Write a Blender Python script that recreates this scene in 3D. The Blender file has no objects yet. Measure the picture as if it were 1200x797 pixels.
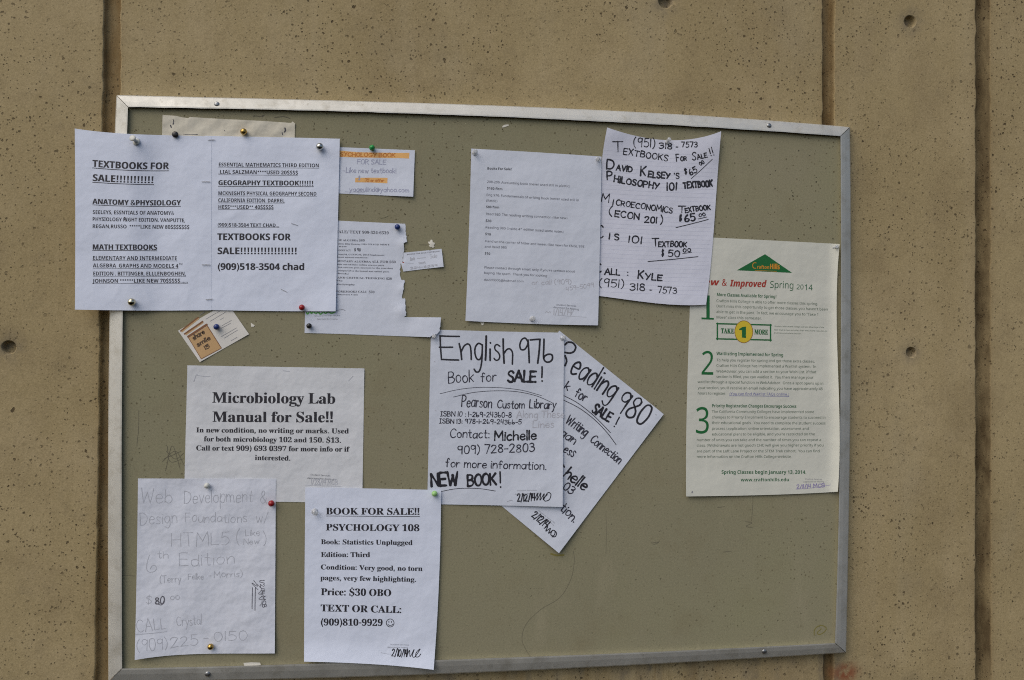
# A weathered campus notice board screwed to a board-marked concrete wall.
import bpy, bmesh, math, random
import numpy as np
from mathutils import Matrix, Vector
from mathutils.geometry import delaunay_2d_cdt

random.seed(7)
SC = bpy.context.scene
COL = SC.collection
IN = 0.0254
Z0 = 1.10                      # height of the board's lower edge above the ground, metres
# ------------------------------------------------------------------ camera
# pose solved from the four corners of the 48 x 36 inch board (lens 30 mm on a 36 mm sensor)
ROTV = np.array([-0.00742, -0.12813, 0.01003]); TV = np.array([-24.711, 20.912, 52.265])
_t = np.linalg.norm(ROTV); _k = ROTV / _t
_K = np.array([[0, -_k[2], _k[1]], [_k[2], 0, -_k[0]], [-_k[1], _k[0], 0]])
RM = (np.eye(3) + math.sin(_t) * _K + (1 - math.cos(_t)) * _K @ _K) @ np.array([[1, 0, 0], [0, 0, -1], [0, 1, 0]], float)
CAM = -RM.T @ TV * IN
CAM[2] += Z0
cam_data = bpy.data.cameras.new('camera')
cam_data.sensor_width = 36.0
cam_data.lens = 30.0
cam_data.clip_start = 0.05
cam_data.clip_end = 200.0
cam = bpy.data.objects.new('camera', cam_data)
COL.objects.link(cam)
cam.matrix_world = Matrix(((RM[0][0], -RM[1][0], -RM[2][0], CAM[0]),
                           (RM[0][1], -RM[1][1], -RM[2][1], CAM[1]),
                           (RM[0][2], -RM[1][2], -RM[2][2], CAM[2]),
                           (0, 0, 0, 1)))
SC.camera = cam

# ------------------------------------------------------------------ daylight: open shade, broad soft sun from the upper left
SUN_DIR = Vector((-0.60, -0.52, 0.84)).normalized()      # towards the sun
world = bpy.data.worlds.new("World"); SC.world = world
world.use_nodes = True
wn = world.node_tree.nodes; wl = world.node_tree.links
sky = wn.new('ShaderNodeTexSky'); sky.sky_type = 'NISHITA'; sky.sun_disc = False
sky.sun_elevation = math.asin(SUN_DIR.z)
sky.sun_rotation = math.atan2(SUN_DIR.x, SUN_DIR.y)
sky.air_density = 1.0; sky.dust_density = 3.0; sky.ozone_density = 1.0
wl.new(sky.outputs[0], wn['Background'].inputs[0])
wn['Background'].inputs[1].default_value = 0.10
sun_data = bpy.data.lights.new('sun', 'SUN')
sun_data.energy = 1.25; sun_data.angle = math.radians(65); sun_data.color = (1.0, 0.93, 0.82)
sun = bpy.data.objects.new('sun', sun_data); COL.objects.link(sun)
sun.rotation_euler = SUN_DIR.to_track_quat('Z', 'Y').to_euler()
sun.location = (0, -3, 4)
SC.view_settings.view_transform = 'Standard'; SC.view_settings.look = 'None'
SC.view_settings.exposure = 0.22; SC.view_settings.gamma = 1.0
SC.view_settings.use_curve_mapping = False
SC.cycles.use_denoising = False             # keeps the small print, leaves a little grain
SC.cycles.filter_width = 1.1                # a crisp lens, as in the photograph

# ------------------------------------------------------------------ measuring: a point of the photo on the plane y (metres, minus = towards the camera)
def P(px, py, y=0.0):
    d = RM.T @ np.array([(px - 600.0) / 1000.0, (py - 398.5) / 1000.0, 1.0])
    s = (y - CAM[1]) / d[1]
    return (float(CAM[0] + s * d[0]), y, float(CAM[2] + s * d[2]))

# ------------------------------------------------------------------ materials
def mat(name, color, rough=0.8, metal=0.0, **kw):
    m = bpy.data.materials.new(name); m.use_nodes = True
    b = m.node_tree.nodes['Principled BSDF']
    b.inputs['Base Color'].default_value = (*color, 1)
    b.inputs['Roughness'].default_value = rough
    b.inputs['Metallic'].default_value = metal
    for k, v in kw.items():
        b.inputs[k].default_value = v
    return m

class NT:
    """small helper to write node trees"""
    def __init__(self, m):
        self.t = m.node_tree; self.b = self.t.nodes['Principled BSDF']
        tc = self.t.nodes.new('ShaderNodeTexCoord'); self.obj = tc.outputs['Object']
    def n(self, kind, **kw):
        x = self.t.nodes.new(kind)
        for k, v in kw.items():
            if k.startswith('i_'): x.inputs[int(k[2:])].default_value = v
            else: setattr(x, k, v)
        return x
    def l(self, a, b): self.t.links.new(a, b)
    def noise(self, scale, detail=4, rough=0.55, vec=None, stretch=None):
        x = self.n('ShaderNodeTexNoise'); x.inputs['Scale'].default_value = scale
        x.inputs['Detail'].default_value = detail; x.inputs['Roughness'].default_value = rough
        v = vec or self.obj
        if stretch:
            mp = self.n('ShaderNodeMapping'); mp.inputs['Scale'].default_value = stretch; self.l(v, mp.inputs[0]); v = mp.outputs[0]
        self.l(v, x.inputs['Vector']); return x.outputs['Fac']
    def ramp(self, fac, stops):
        r = self.n('ShaderNodeValToRGB'); e = r.color_ramp.elements
        while len(e) < len(stops): e.new(0.5)
        for q, (p, c) in zip(e, stops):
            q.position = p; q.color = (*c, 1) if len(c) == 3 else c
        self.l(fac, r.inputs[0]); return r.outputs[0]
    def gray(self, fac, a, b): return self.ramp(fac, [(a, (0, 0, 0)), (b, (1, 1, 1))])
    def mix(self, fac, a, b, mode='MIX'):
        x = self.n('ShaderNodeMix', data_type='RGBA', blend_type=mode)
        for s, v in ((x.inputs[0], fac), (x.inputs[6], a), (x.inputs[7], b)):
            if isinstance(v, (int, float)): s.default_value = v
            elif isinstance(v, tuple): s.default_value = (*v, 1)
            else: self.l(v, s)
        return x.outputs[2]
    def math(self, op, a, b=0.0):
        x = self.n('ShaderNodeMath', operation=op)
        for s, v in ((x.inputs[0], a), (x.inputs[1], b)):
            if isinstance(v, (int, float)): s.default_value = v
            else: self.l(v, s)
        return x.outputs[0]
    def pits(self, scale, rmin, rmax, keep, seed=0.0):
        """irregular round pits: 1 inside, 0 outside"""
        nz = self.n('ShaderNodeTexNoise'); nz.inputs['Scale'].default_value = scale * 2.2; self.l(self.obj, nz.inputs['Vector'])
        ad = self.n('ShaderNodeVectorMath', operation='MULTIPLY_ADD'); self.l(nz.outputs['Color'], ad.inputs[0])
        ad.inputs[1].default_value = (0.45 / scale,) * 3; self.l(self.obj, ad.inputs[2])
        off = self.n('ShaderNodeVectorMath', operation='ADD'); self.l(ad.outputs[0], off.inputs[0]); off.inputs[1].default_value = (seed, seed * 0.3, seed * 0.7)
        v = self.n('ShaderNodeTexVoronoi'); v.inputs['Scale'].default_value = scale; self.l(off.outputs[0], v.inputs['Vector'])
        sp = self.n('ShaderNodeSeparateColor'); self.l(v.outputs['Color'], sp.inputs[0])
        mr = self.n('ShaderNodeMapRange'); self.l(sp.outputs[0], mr.inputs[0]); mr.inputs[1].default_value = keep; mr.inputs[2].default_value = 1.0
        mr.inputs[3].default_value = rmax * .3; mr.inputs[4].default_value = rmax
        lt = self.n('ShaderNodeMapRange', interpolation_type='SMOOTHSTEP'); d = self.math('SUBTRACT', v.outputs['Distance'], mr.outputs[0])
        self.l(d, lt.inputs[0]); lt.inputs[1].default_value = -rmin; lt.inputs[2].default_value = rmin * 0.25; lt.inputs[3].default_value = 1.0; lt.inputs[4].default_value = 0.0
        gate = self.math('GREATER_THAN', sp.outputs[0], keep)
        return self.math('MULTIPLY', lt.outputs[0], gate)
    def bump(self, height, strength, dist, prev=None):
        x = self.n('ShaderNodeBump'); x.inputs['Strength'].default_value = strength; x.inputs['Distance'].default_value = dist
        self.l(height, x.inputs['Height'])
        if prev is not None: self.l(prev, x.inputs['Normal'])
        return x.outputs['Normal']

def concrete_material():
    m = mat('concrete', (.33, .27, .17), 0.92); t = NT(m); t.b.inputs['Specular IOR Level'].default_value = 0.2
    big = t.noise(1.7, 6, .60)
    base = t.ramp(big, [(.30, (.290, .230, .118)), (.48, (.360, .287, .149)), (.62, (.408, .328, .178)), (.78, (.452, .372, .222))])
    streak = t.noise(1.0, 6, .60, stretch=(8, 8, .8))
    base = t.mix(t.math('MULTIPLY', t.gray(streak, .46, .76), .80), base, (.300, .232, .118))
    pale = t.noise(1.0, 6, .60, stretch=(16, 16, 1.1))
    base = t.mix(t.math('MULTIPLY', t.gray(pale, .54, .74), .45), base, (.440, .365, .225))
    blot = t.noise(5.0, 7, .64)
    base = t.mix(t.math('MULTIPLY', t.gray(blot, .50, .74), .75), base, (.480, .390, .232))
    dirt = t.noise(9.0, 8, .70)
    base = t.mix(t.math('MULTIPLY', t.gray(dirt, .50, .76), .75), base, (.235, .180, .095))
    smut = t.noise(26.0, 7, .70)
    base = t.mix(t.math('MULTIPLY', t.gray(smut, .55, .76), .5), base, (.21, .168, .098))
    grey = t.noise(3.1, 5, .6, stretch=(1.6, 1, .8))
    base = t.mix(t.math('MULTIPLY', t.gray(grey, .56, .74), .45), base, (.37, .325, .225))
    sand = t.noise(420.0, 3, .6)
    base = t.mix(.24, base, t.ramp(sand, [(.28, (.13, .10, .05)), (.72, (.60, .48, .29))]))
    grit = t.noise(130.0, 4, .7)
    base = t.mix(t.math('MULTIPLY', t.gray(grit, .58, .74), .30), base, (.17, .13, .07))
    at = t.n('ShaderNodeAttribute', attribute_name='rust_and_shade'); sp = t.n('ShaderNodeSeparateColor'); t.l(at.outputs['Color'], sp.inputs[0])
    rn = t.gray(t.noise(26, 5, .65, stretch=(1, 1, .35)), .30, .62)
    base = t.mix(t.math('MULTIPLY', sp.outputs[0], t.math('ADD', t.math('MULTIPLY', rn, .55), .45)), base, t.mix(at.outputs['Alpha'], (.175, .105, .038), (.090, .064, .032)))  # groove rust, with alpha adding painted groove shade to its colour
    base = t.mix(t.math('MULTIPLY', sp.outputs[1], t.gray(t.noise(45, 5, .7), .32, .46)), base, (.24, .085, .04))
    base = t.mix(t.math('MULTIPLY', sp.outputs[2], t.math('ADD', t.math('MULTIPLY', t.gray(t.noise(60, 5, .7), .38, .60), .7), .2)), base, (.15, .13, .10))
    p1 = t.pits(58.0, .03, .17, .44); p2 = t.pits(125.0, .05, .27, .42, 3.1); p3 = t.pits(27.0, .018, .075, .60, 7.7); p4 = t.pits(210.0, .06, .30, .52, 5.5)
    clump = t.math('ADD', t.math('MULTIPLY', t.gray(t.noise(5.5, 3), .36, .60), .85), .15)
    pit = t.math('MAXIMUM', t.math('MULTIPLY', t.math('MAXIMUM', t.math('MAXIMUM', p1, t.math('MULTIPLY', p2, .95)), t.math('MULTIPLY', p4, .8)), clump), p3)
    base = t.mix(t.math('MULTIPLY', pit, .80), base, (.050, .033, .017))  # pits tinted dark: dirt plus their inner shade put into the colour
    t.l(base, t.b.inputs['Base Color'])
    nm = t.bump(t.noise(35, 6, .65), .30, .002)
    nm = t.bump(sand, .35, .0008, nm)
    nm = t.bump(t.math('SUBTRACT', 1.0, pit), .8, .002, nm)
    t.l(nm, t.b.inputs['Normal'])
    return m

def panel_material():
    m = mat('board_fabric', (.23, .21, .12), 0.9); t = NT(m); t.b.inputs['Specular IOR Level'].default_value = 0.25
    base = t.ramp(t.noise(1.6, 5, .56), [(.32, (.238, .230, .148)), (.52, (.268, .251, .167)), (.72, (.298, .275, .188))])
    base = t.mix(t.math('MULTIPLY', t.gray(t.noise(3.4, 6, .60), .46, .72), .7), base, (.258, .254, .150))
    base = t.mix(t.math('MULTIPLY', t.gray(t.noise(9.0, 8, .70), .52, .78), .6), base, (.205, .178, .105))
    base = t.mix(t.math('MULTIPLY', t.gray(t.noise(48.0, 7, .74), .55, .74), .45), base, (.19, .168, .10))
    base = t.mix(t.math('MULTIPLY', t.gray(t.noise(6.0, 7, .7, stretch=(2.5, 1, .7)), .56, .76), .35), base, (.40, .36, .25))
    base = t.mix(.16, base, t.ramp(t.noise(330, 3, .6), [(.30, (.13, .112, .065)), (.70, (.46, .405, .255))]))
    zz = t.n('ShaderNodeSeparateXYZ'); t.l(t.obj, zz.inputs[0])       # the upper half has been pinned through far more often
    fade = t.math('MINIMUM', 1.0, t.math('ADD', .22, t.math('MULTIPLY', t.gray(t.math('ADD', t.noise(3.0, 4), t.math('MULTIPLY', zz.outputs[2], .45)), .50, .88), .9)))
    holes = t.math('MAXIMUM', t.math('MULTIPLY', t.pits(95.0, .04, .15, .42), fade), t.pits(30.0, .025, .045, .66, 5.3))
    fleck = t.math('MULTIPLY', t.math('MULTIPLY', t.pits(150.0, .06, .27, .40, 2.2), fade), .9)
    base = t.mix(fleck, base, (.115, .098, .055))
    base = t.mix(t.math('MULTIPLY', holes, .8), base, (.05, .042, .025))
    base = t.mix(t.math('MULTIPLY', t.pits(19.0, .012, .02, .82, 9.0), .7), base, (.55, .52, .42))
    t.l(base, t.b.inputs['Base Color'])
    nm = t.bump(t.noise(330, 3, .6), .30, .0006)
    nm = t.bump(t.math('SUBTRACT', 1.0, holes), .7, .001, nm)
    t.l(nm, t.b.inputs['Normal'])
    return m

def metal_material():
    m = mat('anodised_aluminium', (.66, .65, .60), 0.6, 0.5); t = NT(m)
    base = t.ramp(t.noise(6, 6, .6), [(.3, (.52, .515, .475)), (.7, (.64, .635, .59))])
    base = t.mix(t.math('MULTIPLY', t.gray(t.noise(30, 7, .72), .50, .72), .7), base, (.38, .36, .30))
    base = t.mix(t.math('MULTIPLY', t.gray(t.noise(150, 3, .7), .62, .74), .5), base, (.33, .30, .24))
    t.l(base, t.b.inputs['Base Color'])
    t.l(t.ramp(t.noise(22, 5, .7), [(.3, (.42,) * 3), (.7, (.66,) * 3)]), t.b.inputs['Roughness'])
    t.l(t.bump(t.noise(90, 4, .6), .10, .0008), t.b.inputs['Normal'])
    return m

def paper_material(name, color, wrinkle=.25, dirt=.0):
    m = mat(name, color, 0.88); t = NT(m); t.b.inputs['Specular IOR Level'].default_value = 0.25
    c2 = tuple(x * .965 for x in color)
    base = t.ramp(t.noise(9, 4, .6), [(.3, c2), (.7, color)])
    if dirt:
        base = t.mix(t.math('MULTIPLY', t.gray(t.noise(26, 6, .7), .46, .70), dirt), base, tuple(x * .70 for x in color))
    t.l(base, t.b.inputs['Base Color'])
    nm = t.bump(t.noise(11, 4, .5), wrinkle, .010)
    nm = t.bump(t.noise(900, 2, .5), .05, .0003, nm)
    t.l(nm, t.b.inputs['Normal'])
    # a little light passes through a sheet of paper
    return m

M = {}
M['concrete'] = concrete_material()
M['panel'] = panel_material()
M['metal'] = metal_material()
M['screw'] = mat('worn_screw_steel', (.30, .31, .32), .38, .9)
M['dark'] = mat('dark_recess', (.05, .042, .03), .9)
M['paper_blue'] = paper_material('bright_white_paper', (.725, .785, .930), .45)
M['paper_white'] = paper_material('plain_white_paper', (.678, .727, .840), .4)
M['paper_cool'] = paper_material('greyed_white_paper', (.635, .682, .785), .45)
M['paper_gray'] = paper_material('damp_white_paper', (.700, .725, .765), .6, .18)
M['paper_pencil'] = paper_material('thin_white_paper', (.700, .738, .835), .8, .12)
M['paper_lined'] = paper_material('notebook_paper', (.672, .697, .812), .4)
M['paper_poster'] = paper_material('ivory_poster_paper', (.630, .640, .575), .4)
M['paper_old'] = paper_material('yellowed_paper', (.700, .665, .560), .9, .5)
M['paper_card'] = paper_material('glossy_card', (.735, .72, .68), .1)
M['scrap'] = paper_material('torn_paper', (.76, .74, .66))
M['ink'] = mat('black_toner', (.022, .021, .030), .6)
M['ink_soft'] = mat('faded_toner', (.058, .058, .080), .7)
M['ink_gray'] = mat('grey_toner', (.23, .235, .27), .8)
M['ink_green'] = mat('green_toner', (.012, .115, .040), .6)
M['ink_text'] = mat('body_text_toner', (.060, .110, .070), .7)
M['green'] = mat('print_green', (.006, .130, .030), .6)
M['yellow'] = mat('print_yellow', (.66, .50, .03), .6)
M['orange'] = mat('print_orange', (.62, .26, .02), .6)
M['brown_line'] = mat('print_brown', (.30, .15, .03), .6)
M['red'] = mat('print_red', (.36, .035, .020), .6)
M['link'] = mat('print_link_blue', (.10, .10, .36), .6)
M['marker'] = mat('black_marker', (.016, .016, .024), .55)
M['pen'] = mat('black_pen', (.035, .035, .055), .6)
M['pencil'] = mat('graphite', (.455, .475, .535), .7)
M['pencil_dark'] = mat('dark_graphite', (.13, .13, .16), .7)
M['pencil_faint'] = mat('faint_graphite', (.46, .47, .53), .7)
M['pen_blue'] = mat('blue_pen', (.35, .37, .50), .7)
M['pen_purple'] = mat('purple_pen', (.24, .20, .42), .7)
M['rule'] = mat('ruled_blue', (.615, .64, .775), .8)
M['hilite'] = paper_material('orange_highlighter', (.86, .50, .19), .3, .45)
M['hilite_ink'] = mat('ink_under_highlighter', (.55, .20, .04), .7)
M['tan'] = mat('printed_tan', (.56, .36, .17), .6)
M['tan_dark'] = mat('printed_brown', (.23, .10, .04), .6)
M['tan_ink'] = mat('printed_dark_brown', (.09, .055, .03), .6)
M['green_pen'] = mat('green_marker', (.12, .42, .09), .6)
M['staple'] = mat('staple_wire', (.42, .42, .45), .35, .9)
M['mark'] = mat('pencil_on_fabric', (.120, .110, .075), .8)
M['mark_soft'] = mat('faint_pencil_on_fabric', (.165, .152, .100), .8)
M['stain'] = mat('olive_stain', (.20, .175, .045), .8)
M['steel_ball'] = mat('polished_steel', (.50, .51, .48), .26, 1.0)
M['gold_ball'] = mat('brass_pin', (.50, .33, .10), .32, 1.0)
M['red_ball'] = mat('red_plastic', (.30, .012, .016), .28)
M['blue_ball'] = mat('blue_plastic', (.018, .040, .17), .28)
M['black_ball'] = mat('black_plastic', (.018, .017, .018), .3)
M['green_ball'] = mat('green_plastic', (.02, .30, .07), .32)
M['lime_ball'] = mat('light_green_plastic', (.30, .56, .20), .4)
M['white_ball'] = mat('white_plastic', (.58, .59, .55), .4)
M['clear'] = mat('clear_plastic', (.82, .84, .86), .12, 0.0, **{'Transmission Weight': .55, 'IOR': 1.3})
M['needle'] = mat('pin_steel', (.6, .6, .6), .3, 1.0)

# ------------------------------------------------------------------ objects and labels
def link(name, me, material, parent=None, mats=None):
    o = bpy.data.objects.new(name, me); COL.objects.link(o)
    for x in (mats or [material]): me.materials.append(x)
    if parent is not None: o.parent = parent
    return o
def tag(o, label, cat, group=None, kind=None):
    o['label'] = label; o['category'] = cat
    if group: o['group'] = group
    if kind: o['kind'] = kind
    return o
def mesh(name, v, f, smooth=False):
    me = bpy.data.meshes.new(name); me.from_pydata(v, [], f); me.update()
    if smooth: me.polygons.foreach_set('use_smooth', [True] * len(me.polygons))
    return me
def empty(name, loc, label, cat, group=None):
    o = bpy.data.objects.new(name, None); COL.objects.link(o); o.location = loc; o.empty_display_size = .02
    return tag(o, label, cat, group)

# ================================================================== the wall
WY = 0.020                                    # wall face behind the board
def smooth01(t): t = np.clip(t, 0, 1); return t * t * (3 - 2 * t)
XMIN, XMAX, ZMIN, ZMAX = -1.25, 2.75, Z0 - .75, Z0 + 1.75
def line_at(pts):                              # nearly vertical line on the wall -> x as a function of z
    w = [P(a, b, WY) for a, b in pts]; zs = [q[2] for q in w]; xs = [q[0] for q in w]
    k = np.polyfit(zs, xs, 1); return lambda z: np.polyval(k, z)
GROOVES = [((122.5, 0), (118.5, 150), (114.5, 400), (113, 600), (111.5, 797)), ((143.5, 0), (141, 110), (136, 450), (134.5, 797)),
           ((961.0, 0), (963, 70), (965.5, 145), (964.5, 785)), ((978, 0), (980, 145), (976.5, 785)),
           ((1142, 0), (1143.5, 130), (1144, 400), (1144, 600), (1142, 797)), ((1161, 0), (1162, 400), (1163, 600), (1161.5, 797))]
GL = [line_at(g) for g in GROOVES]
HOLES = [((1067, 25), 7.6), ((10, 407), 7.2), ((1068, 413), 6.4), ((780, 1), 8.5), ((1070, 806), 7)]
HC = [(P(a, b, WY)[0], P(a, b, WY)[2], r * 1.41e-3) for (a, b), r in HOLES]
zmid = Z0 + .46
ctrl = [XMIN] + [g(zmid) for g in GL] + [XMAX]
def lines(lo, hi, step, dense, fine=.0011, reach=.017):
    s = set(np.round(np.arange(lo, hi + step, step), 5))
    for c in dense: s |= set(np.round(np.arange(c - reach, c + reach, fine), 5))
    return np.array(sorted(s))
xs = set(lines(XMIN, XMAX, .010, [h[0] for h in HC]))
for k in (1, 3, 5):
    a, b = ctrl[k], ctrl[k + 1]; xs |= set(np.linspace(a - .006, b + .006, 34))
xs = np.array(sorted(xs)); zs = lines(ZMIN, ZMAX, .009, [h[1] for h in HC])
xs = xs[np.concatenate([[True], np.diff(xs) > 2e-4])]
X, Z = np.meshgrid(xs, zs)
cz = np.array([np.full_like(zs, XMIN)] + [g(zs) for g in GL] + [np.full_like(zs, XMAX)])   # (8, nz)
rng = np.random.default_rng(3)
def wob(z, amp, cell):                          # ragged edge: smooth noise along z
    g = np.arange(ZMIN - 1, ZMAX + 1, cell); v = rng.normal(size=len(g)); return np.interp(z, g, v) * amp
for k in range(1, 7): cz[k] += wob(zs, .0008, .012) + wob(zs, .0004, .30)
XX = np.empty_like(X)
for j in range(len(zs)): XX[j] = np.interp(xs, ctrl, cz[:, j])
D = np.zeros_like(X); rust_and_shade = np.zeros((*X.shape, 4)); rust_and_shade[..., 3] = 0
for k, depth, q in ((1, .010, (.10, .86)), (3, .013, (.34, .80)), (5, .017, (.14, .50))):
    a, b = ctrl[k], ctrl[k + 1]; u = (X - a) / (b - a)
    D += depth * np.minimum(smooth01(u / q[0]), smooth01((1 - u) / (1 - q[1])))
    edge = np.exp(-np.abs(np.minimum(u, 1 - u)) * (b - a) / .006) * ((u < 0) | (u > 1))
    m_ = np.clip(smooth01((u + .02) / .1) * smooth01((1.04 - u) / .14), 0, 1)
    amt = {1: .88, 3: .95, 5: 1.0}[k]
    rust_and_shade[..., 0] = np.maximum(rust_and_shade[..., 0], np.maximum(m_ * amt, edge * .30))
    rust_and_shade[..., 3] = np.maximum(rust_and_shade[..., 3], m_ * {1: 0, 3: .35, 5: 1.0}[k])  # painted shade of the grooves, covering the lit slope too
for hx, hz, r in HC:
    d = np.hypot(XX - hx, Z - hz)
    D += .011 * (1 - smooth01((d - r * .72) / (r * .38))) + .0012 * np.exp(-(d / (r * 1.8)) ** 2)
    rust_and_shade[..., 2] = np.maximum(rust_and_shade[..., 2], np.exp(-(d / (r * 1.9)) ** 2) * .9)
zb = P(560, 800, WY)[2]                        # damp streaks running down from the lower rail
col = np.interp(XX, np.arange(XMIN, XMAX + .01, .006), np.clip(rng.normal(.1, .55, len(np.arange(XMIN, XMAX + .01, .006))), 0, 1))
rail_z = np.interp(XX, [P(127, 799, WY)[0], P(560, 788, WY)[0], P(991, 765, WY)[0]], [P(127, 799, WY)[2], P(560, 788, WY)[2], P(991, 765, WY)[2]])
rust_and_shade[..., 2] = np.maximum(rust_and_shade[..., 2], col * smooth01((rail_z + .01 - Z) / .01) * np.exp(-(rail_z - Z) / .14) * ((XX > P(127, 799, WY)[0]) & (XX < P(991, 765, WY)[0])))
rx, _, rz = P(990, 789, WY)                    # reddish spall below the board's right corner
rust_and_shade[..., 0] = np.maximum(rust_and_shade[..., 0], .55 * np.roll(col, 40, axis=1) * smooth01((rail_z + .01 - Z) / .01) * np.exp(-(rail_z - Z) / .2) * ((XX > P(127, 799, WY)[0]) & (XX < P(991, 765, WY)[0])))
rust_and_shade[..., 1] = np.exp(-(((XX - rx) / .024) ** 2 + ((Z - rz) / .017) ** 2) ** 2)
Y = WY + D
nz_, nx_ = X.shape
V = np.stack([XX, Y, Z], -1).reshape(-1, 3)
idx = np.arange(nz_ * nx_).reshape(nz_, nx_)
F = np.stack([idx[:-1, :-1], idx[:-1, 1:], idx[1:, 1:], idx[1:, :-1]], -1).reshape(-1, 4)
nv = len(V)                                     # back of the wall: a slab 0.25 m thick
corner = [idx[0, 0], idx[0, -1], idx[-1, -1], idx[-1, 0]]
back = [(XMIN, .27, ZMIN), (XMAX, .27, ZMIN), (XMAX, .27, ZMAX), (XMIN, .27, ZMAX)]
faces = F.tolist() + [[nv + 3, nv + 2, nv + 1, nv]]
rims = [list(idx[0, :]), list(idx[:, -1]), list(idx[-1, ::-1]), list(idx[::-1, 0])]
for k, rim in enumerate(rims): faces.append([int(q) for q in rim[::-1]] + [nv + k, nv + (k + 1) % 4])
me = mesh('concrete_wall', V.tolist() + back, faces)
me.polygons.foreach_set('use_smooth', [True] * len(F) + [False] * 5)
ca = me.color_attributes.new('rust_and_shade', 'FLOAT_COLOR', 'POINT')
ca.data.foreach_set('color', np.concatenate([rust_and_shade.reshape(-1, 4), np.zeros((4, 4))]).ravel())
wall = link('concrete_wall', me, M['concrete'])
tag(wall, 'pitted tan concrete wall with vertical grooves and round tie holes behind the notice board', 'wall')

# ================================================================== the notice board
board = empty('notice_board', (P(560, 440)[0], .0, Z0), 'large olive fabric notice board in an aluminium frame fixed to the concrete wall', 'notice board')
def rel(parent, v):                             # world coordinates -> coordinates of a parent that only has a location
    l = parent.location; return [(a - l[0], b - l[1], c - l[2]) for a, b, c in v]
def child(name, parent, v, f, material, smooth=False, mats=None):
    root = parent
    off = [0, 0, 0]
    while root is not None:
        off = [off[i] + root.location[i] for i in range(3)]; root = root.parent
    return link(name, mesh(name, [(a - off[0], b - off[1], c - off[2]) for a, b, c in v], f, smooth), material, parent, mats)

OUT = {'t': [(136.5, 111.5), (350, 116.5), (555, 123), (780, 133), (996, 149)], 'b': [(127, 799), (300, 796.5), (500, 790.8), (640, 784.5), (800, 776.5), (991.5, 765)],
       'l': [(136.5, 111.5), (131.3, 250), (128.2, 370), (127, 500), (126.5, 620), (127, 799)], 'r': [(996, 149), (997.4, 250), (996.8, 400), (995.0, 600), (991.5, 765)]}
INN = {'t': [(150, 125.5), (345, 129.4), (560, 135.7), (780, 146.5), (985, 159.5)], 'b': [(143, 783.5), (294, 779), (508, 774), (640, 769), (792, 762), (978.5, 753.5)],
       'l': [(150, 125.5), (146, 250), (143.6, 370), (142.8, 500), (142.3, 600), (143, 783.5)], 'r': [(985, 159.5), (985.7, 300), (985.0, 450), (983.0, 600), (978.5, 753.5)]}
def curve(pts, n, horizontal):
    a = np.array(pts, float); i = 0 if horizontal else 1
    k = np.polyfit(a[:, i], a[:, 1 - i], 3)
    s = np.linspace(a[0, i], a[-1, i], n); o = np.polyval(k, s)
    o += (a[0, 1 - i] - o[0]) * np.linspace(1, 0, n) + (a[-1, 1 - i] - o[-1]) * np.linspace(0, 1, n)
    return np.stack([s, o] if horizontal else [o, s], -1)
NR = 60
# panel: tack fabric stretched inside the frame
top, bot = curve(INN['t'], NR, True), curve(INN['b'], NR, True)
v = []; f = []
for k, y in ((0, 0.0), (1, .012)):
    for side in (top, bot):
        for i, (a, b) in enumerate(side):
            dx = -5 if i == 0 else 5 if i == NR - 1 else 0
            v.append(P(a + dx, b + (-5 if side is top else 5), y))
for i in range(NR - 1):
    f.append((i, NR + i, NR + i + 1, i + 1)); f.append((2 * NR + i, 2 * NR + i + 1, 3 * NR + i + 1, 3 * NR + i))
child('panel', board, v, f, M['panel'])
RAIL = {}
for key in 'tblr':
    o_, i_ = curve(OUT[key], NR, key in 'tb'), curve(INN[key], NR, key in 'tb')
    for e, n_ in ((0, 1), (-1, -2)):             # open mitre joints
        for q in (o_, i_): q[e] += (q[n_] - q[e]) / np.hypot(*(q[n_] - q[e])) * .42
    prof = [(0.0, .0195), (0.0, .0022), (.07, .0002), (.55, -.0042), (.88, -.0062), (1.0, -.0064), (1.0, .0010)]   # across the rail: (outer->inner, depth)
    v = []; f = []
    jit = np.array([rng.normal(0, .12) for _ in range(NR)]) * (1 if key in 't' else .5); jit[0] = jit[-1] = 0
    for i in range(NR):
        for j, (u, y) in enumerate(prof):
            q = o_[i] * (1 - u) + i_[i] * u
            if u > .9:
                q = q + np.array([0, jit[i]] if key in 'tb' else [jit[i], 0])
            v.append(P(q[0], q[1], y))
    n = len(prof)
    for i in range(NR - 1):
        for j in range(n - 1):
            a, b, c, d = i * n + j, i * n + j + 1, (i + 1) * n + j + 1, (i + 1) * n + j
            f.append((a, b, c, d) if key in 'tr' else (d, c, b, a))
    f.append(tuple(range(n))); f.append(tuple((NR - 1) * n + j for j in range(n))[::-1])
    RAIL[key] = child('rail', board, v, f, M['metal'])
for key in 'tblr':
    bm = bmesh.new(); bm.from_mesh(RAIL[key].data); bmesh.ops.recalc_face_normals(bm, faces=bm.faces); bm.to_mesh(RAIL[key].data); bm.free()
def lathe(prof, c, axis=(0, -1, 0), n=20, closed=True):
    """profile (radius, height along the axis) turned about an axis through c"""
    ax = Vector(axis).normalized(); q = ax.to_track_quat('Z', 'Y'); v = []; f = []
    for r, h in prof:
        for k in range(n):
            a = 2 * math.pi * k / n; w = q @ Vector((r * math.cos(a), r * math.sin(a), h)); v.append((c[0] + w.x, c[1] + w.y, c[2] + w.z))
    for j in range(len(prof) - 1):
        for k in range(n):
            f.append((j * n + k, j * n + (k + 1) % n, (j + 1) * n + (k + 1) % n, (j + 1) * n + k))
    f.append(tuple(range(n))[::-1]); f.append(tuple((len(prof) - 1) * n + k for k in range(n)))
    return v, f
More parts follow.
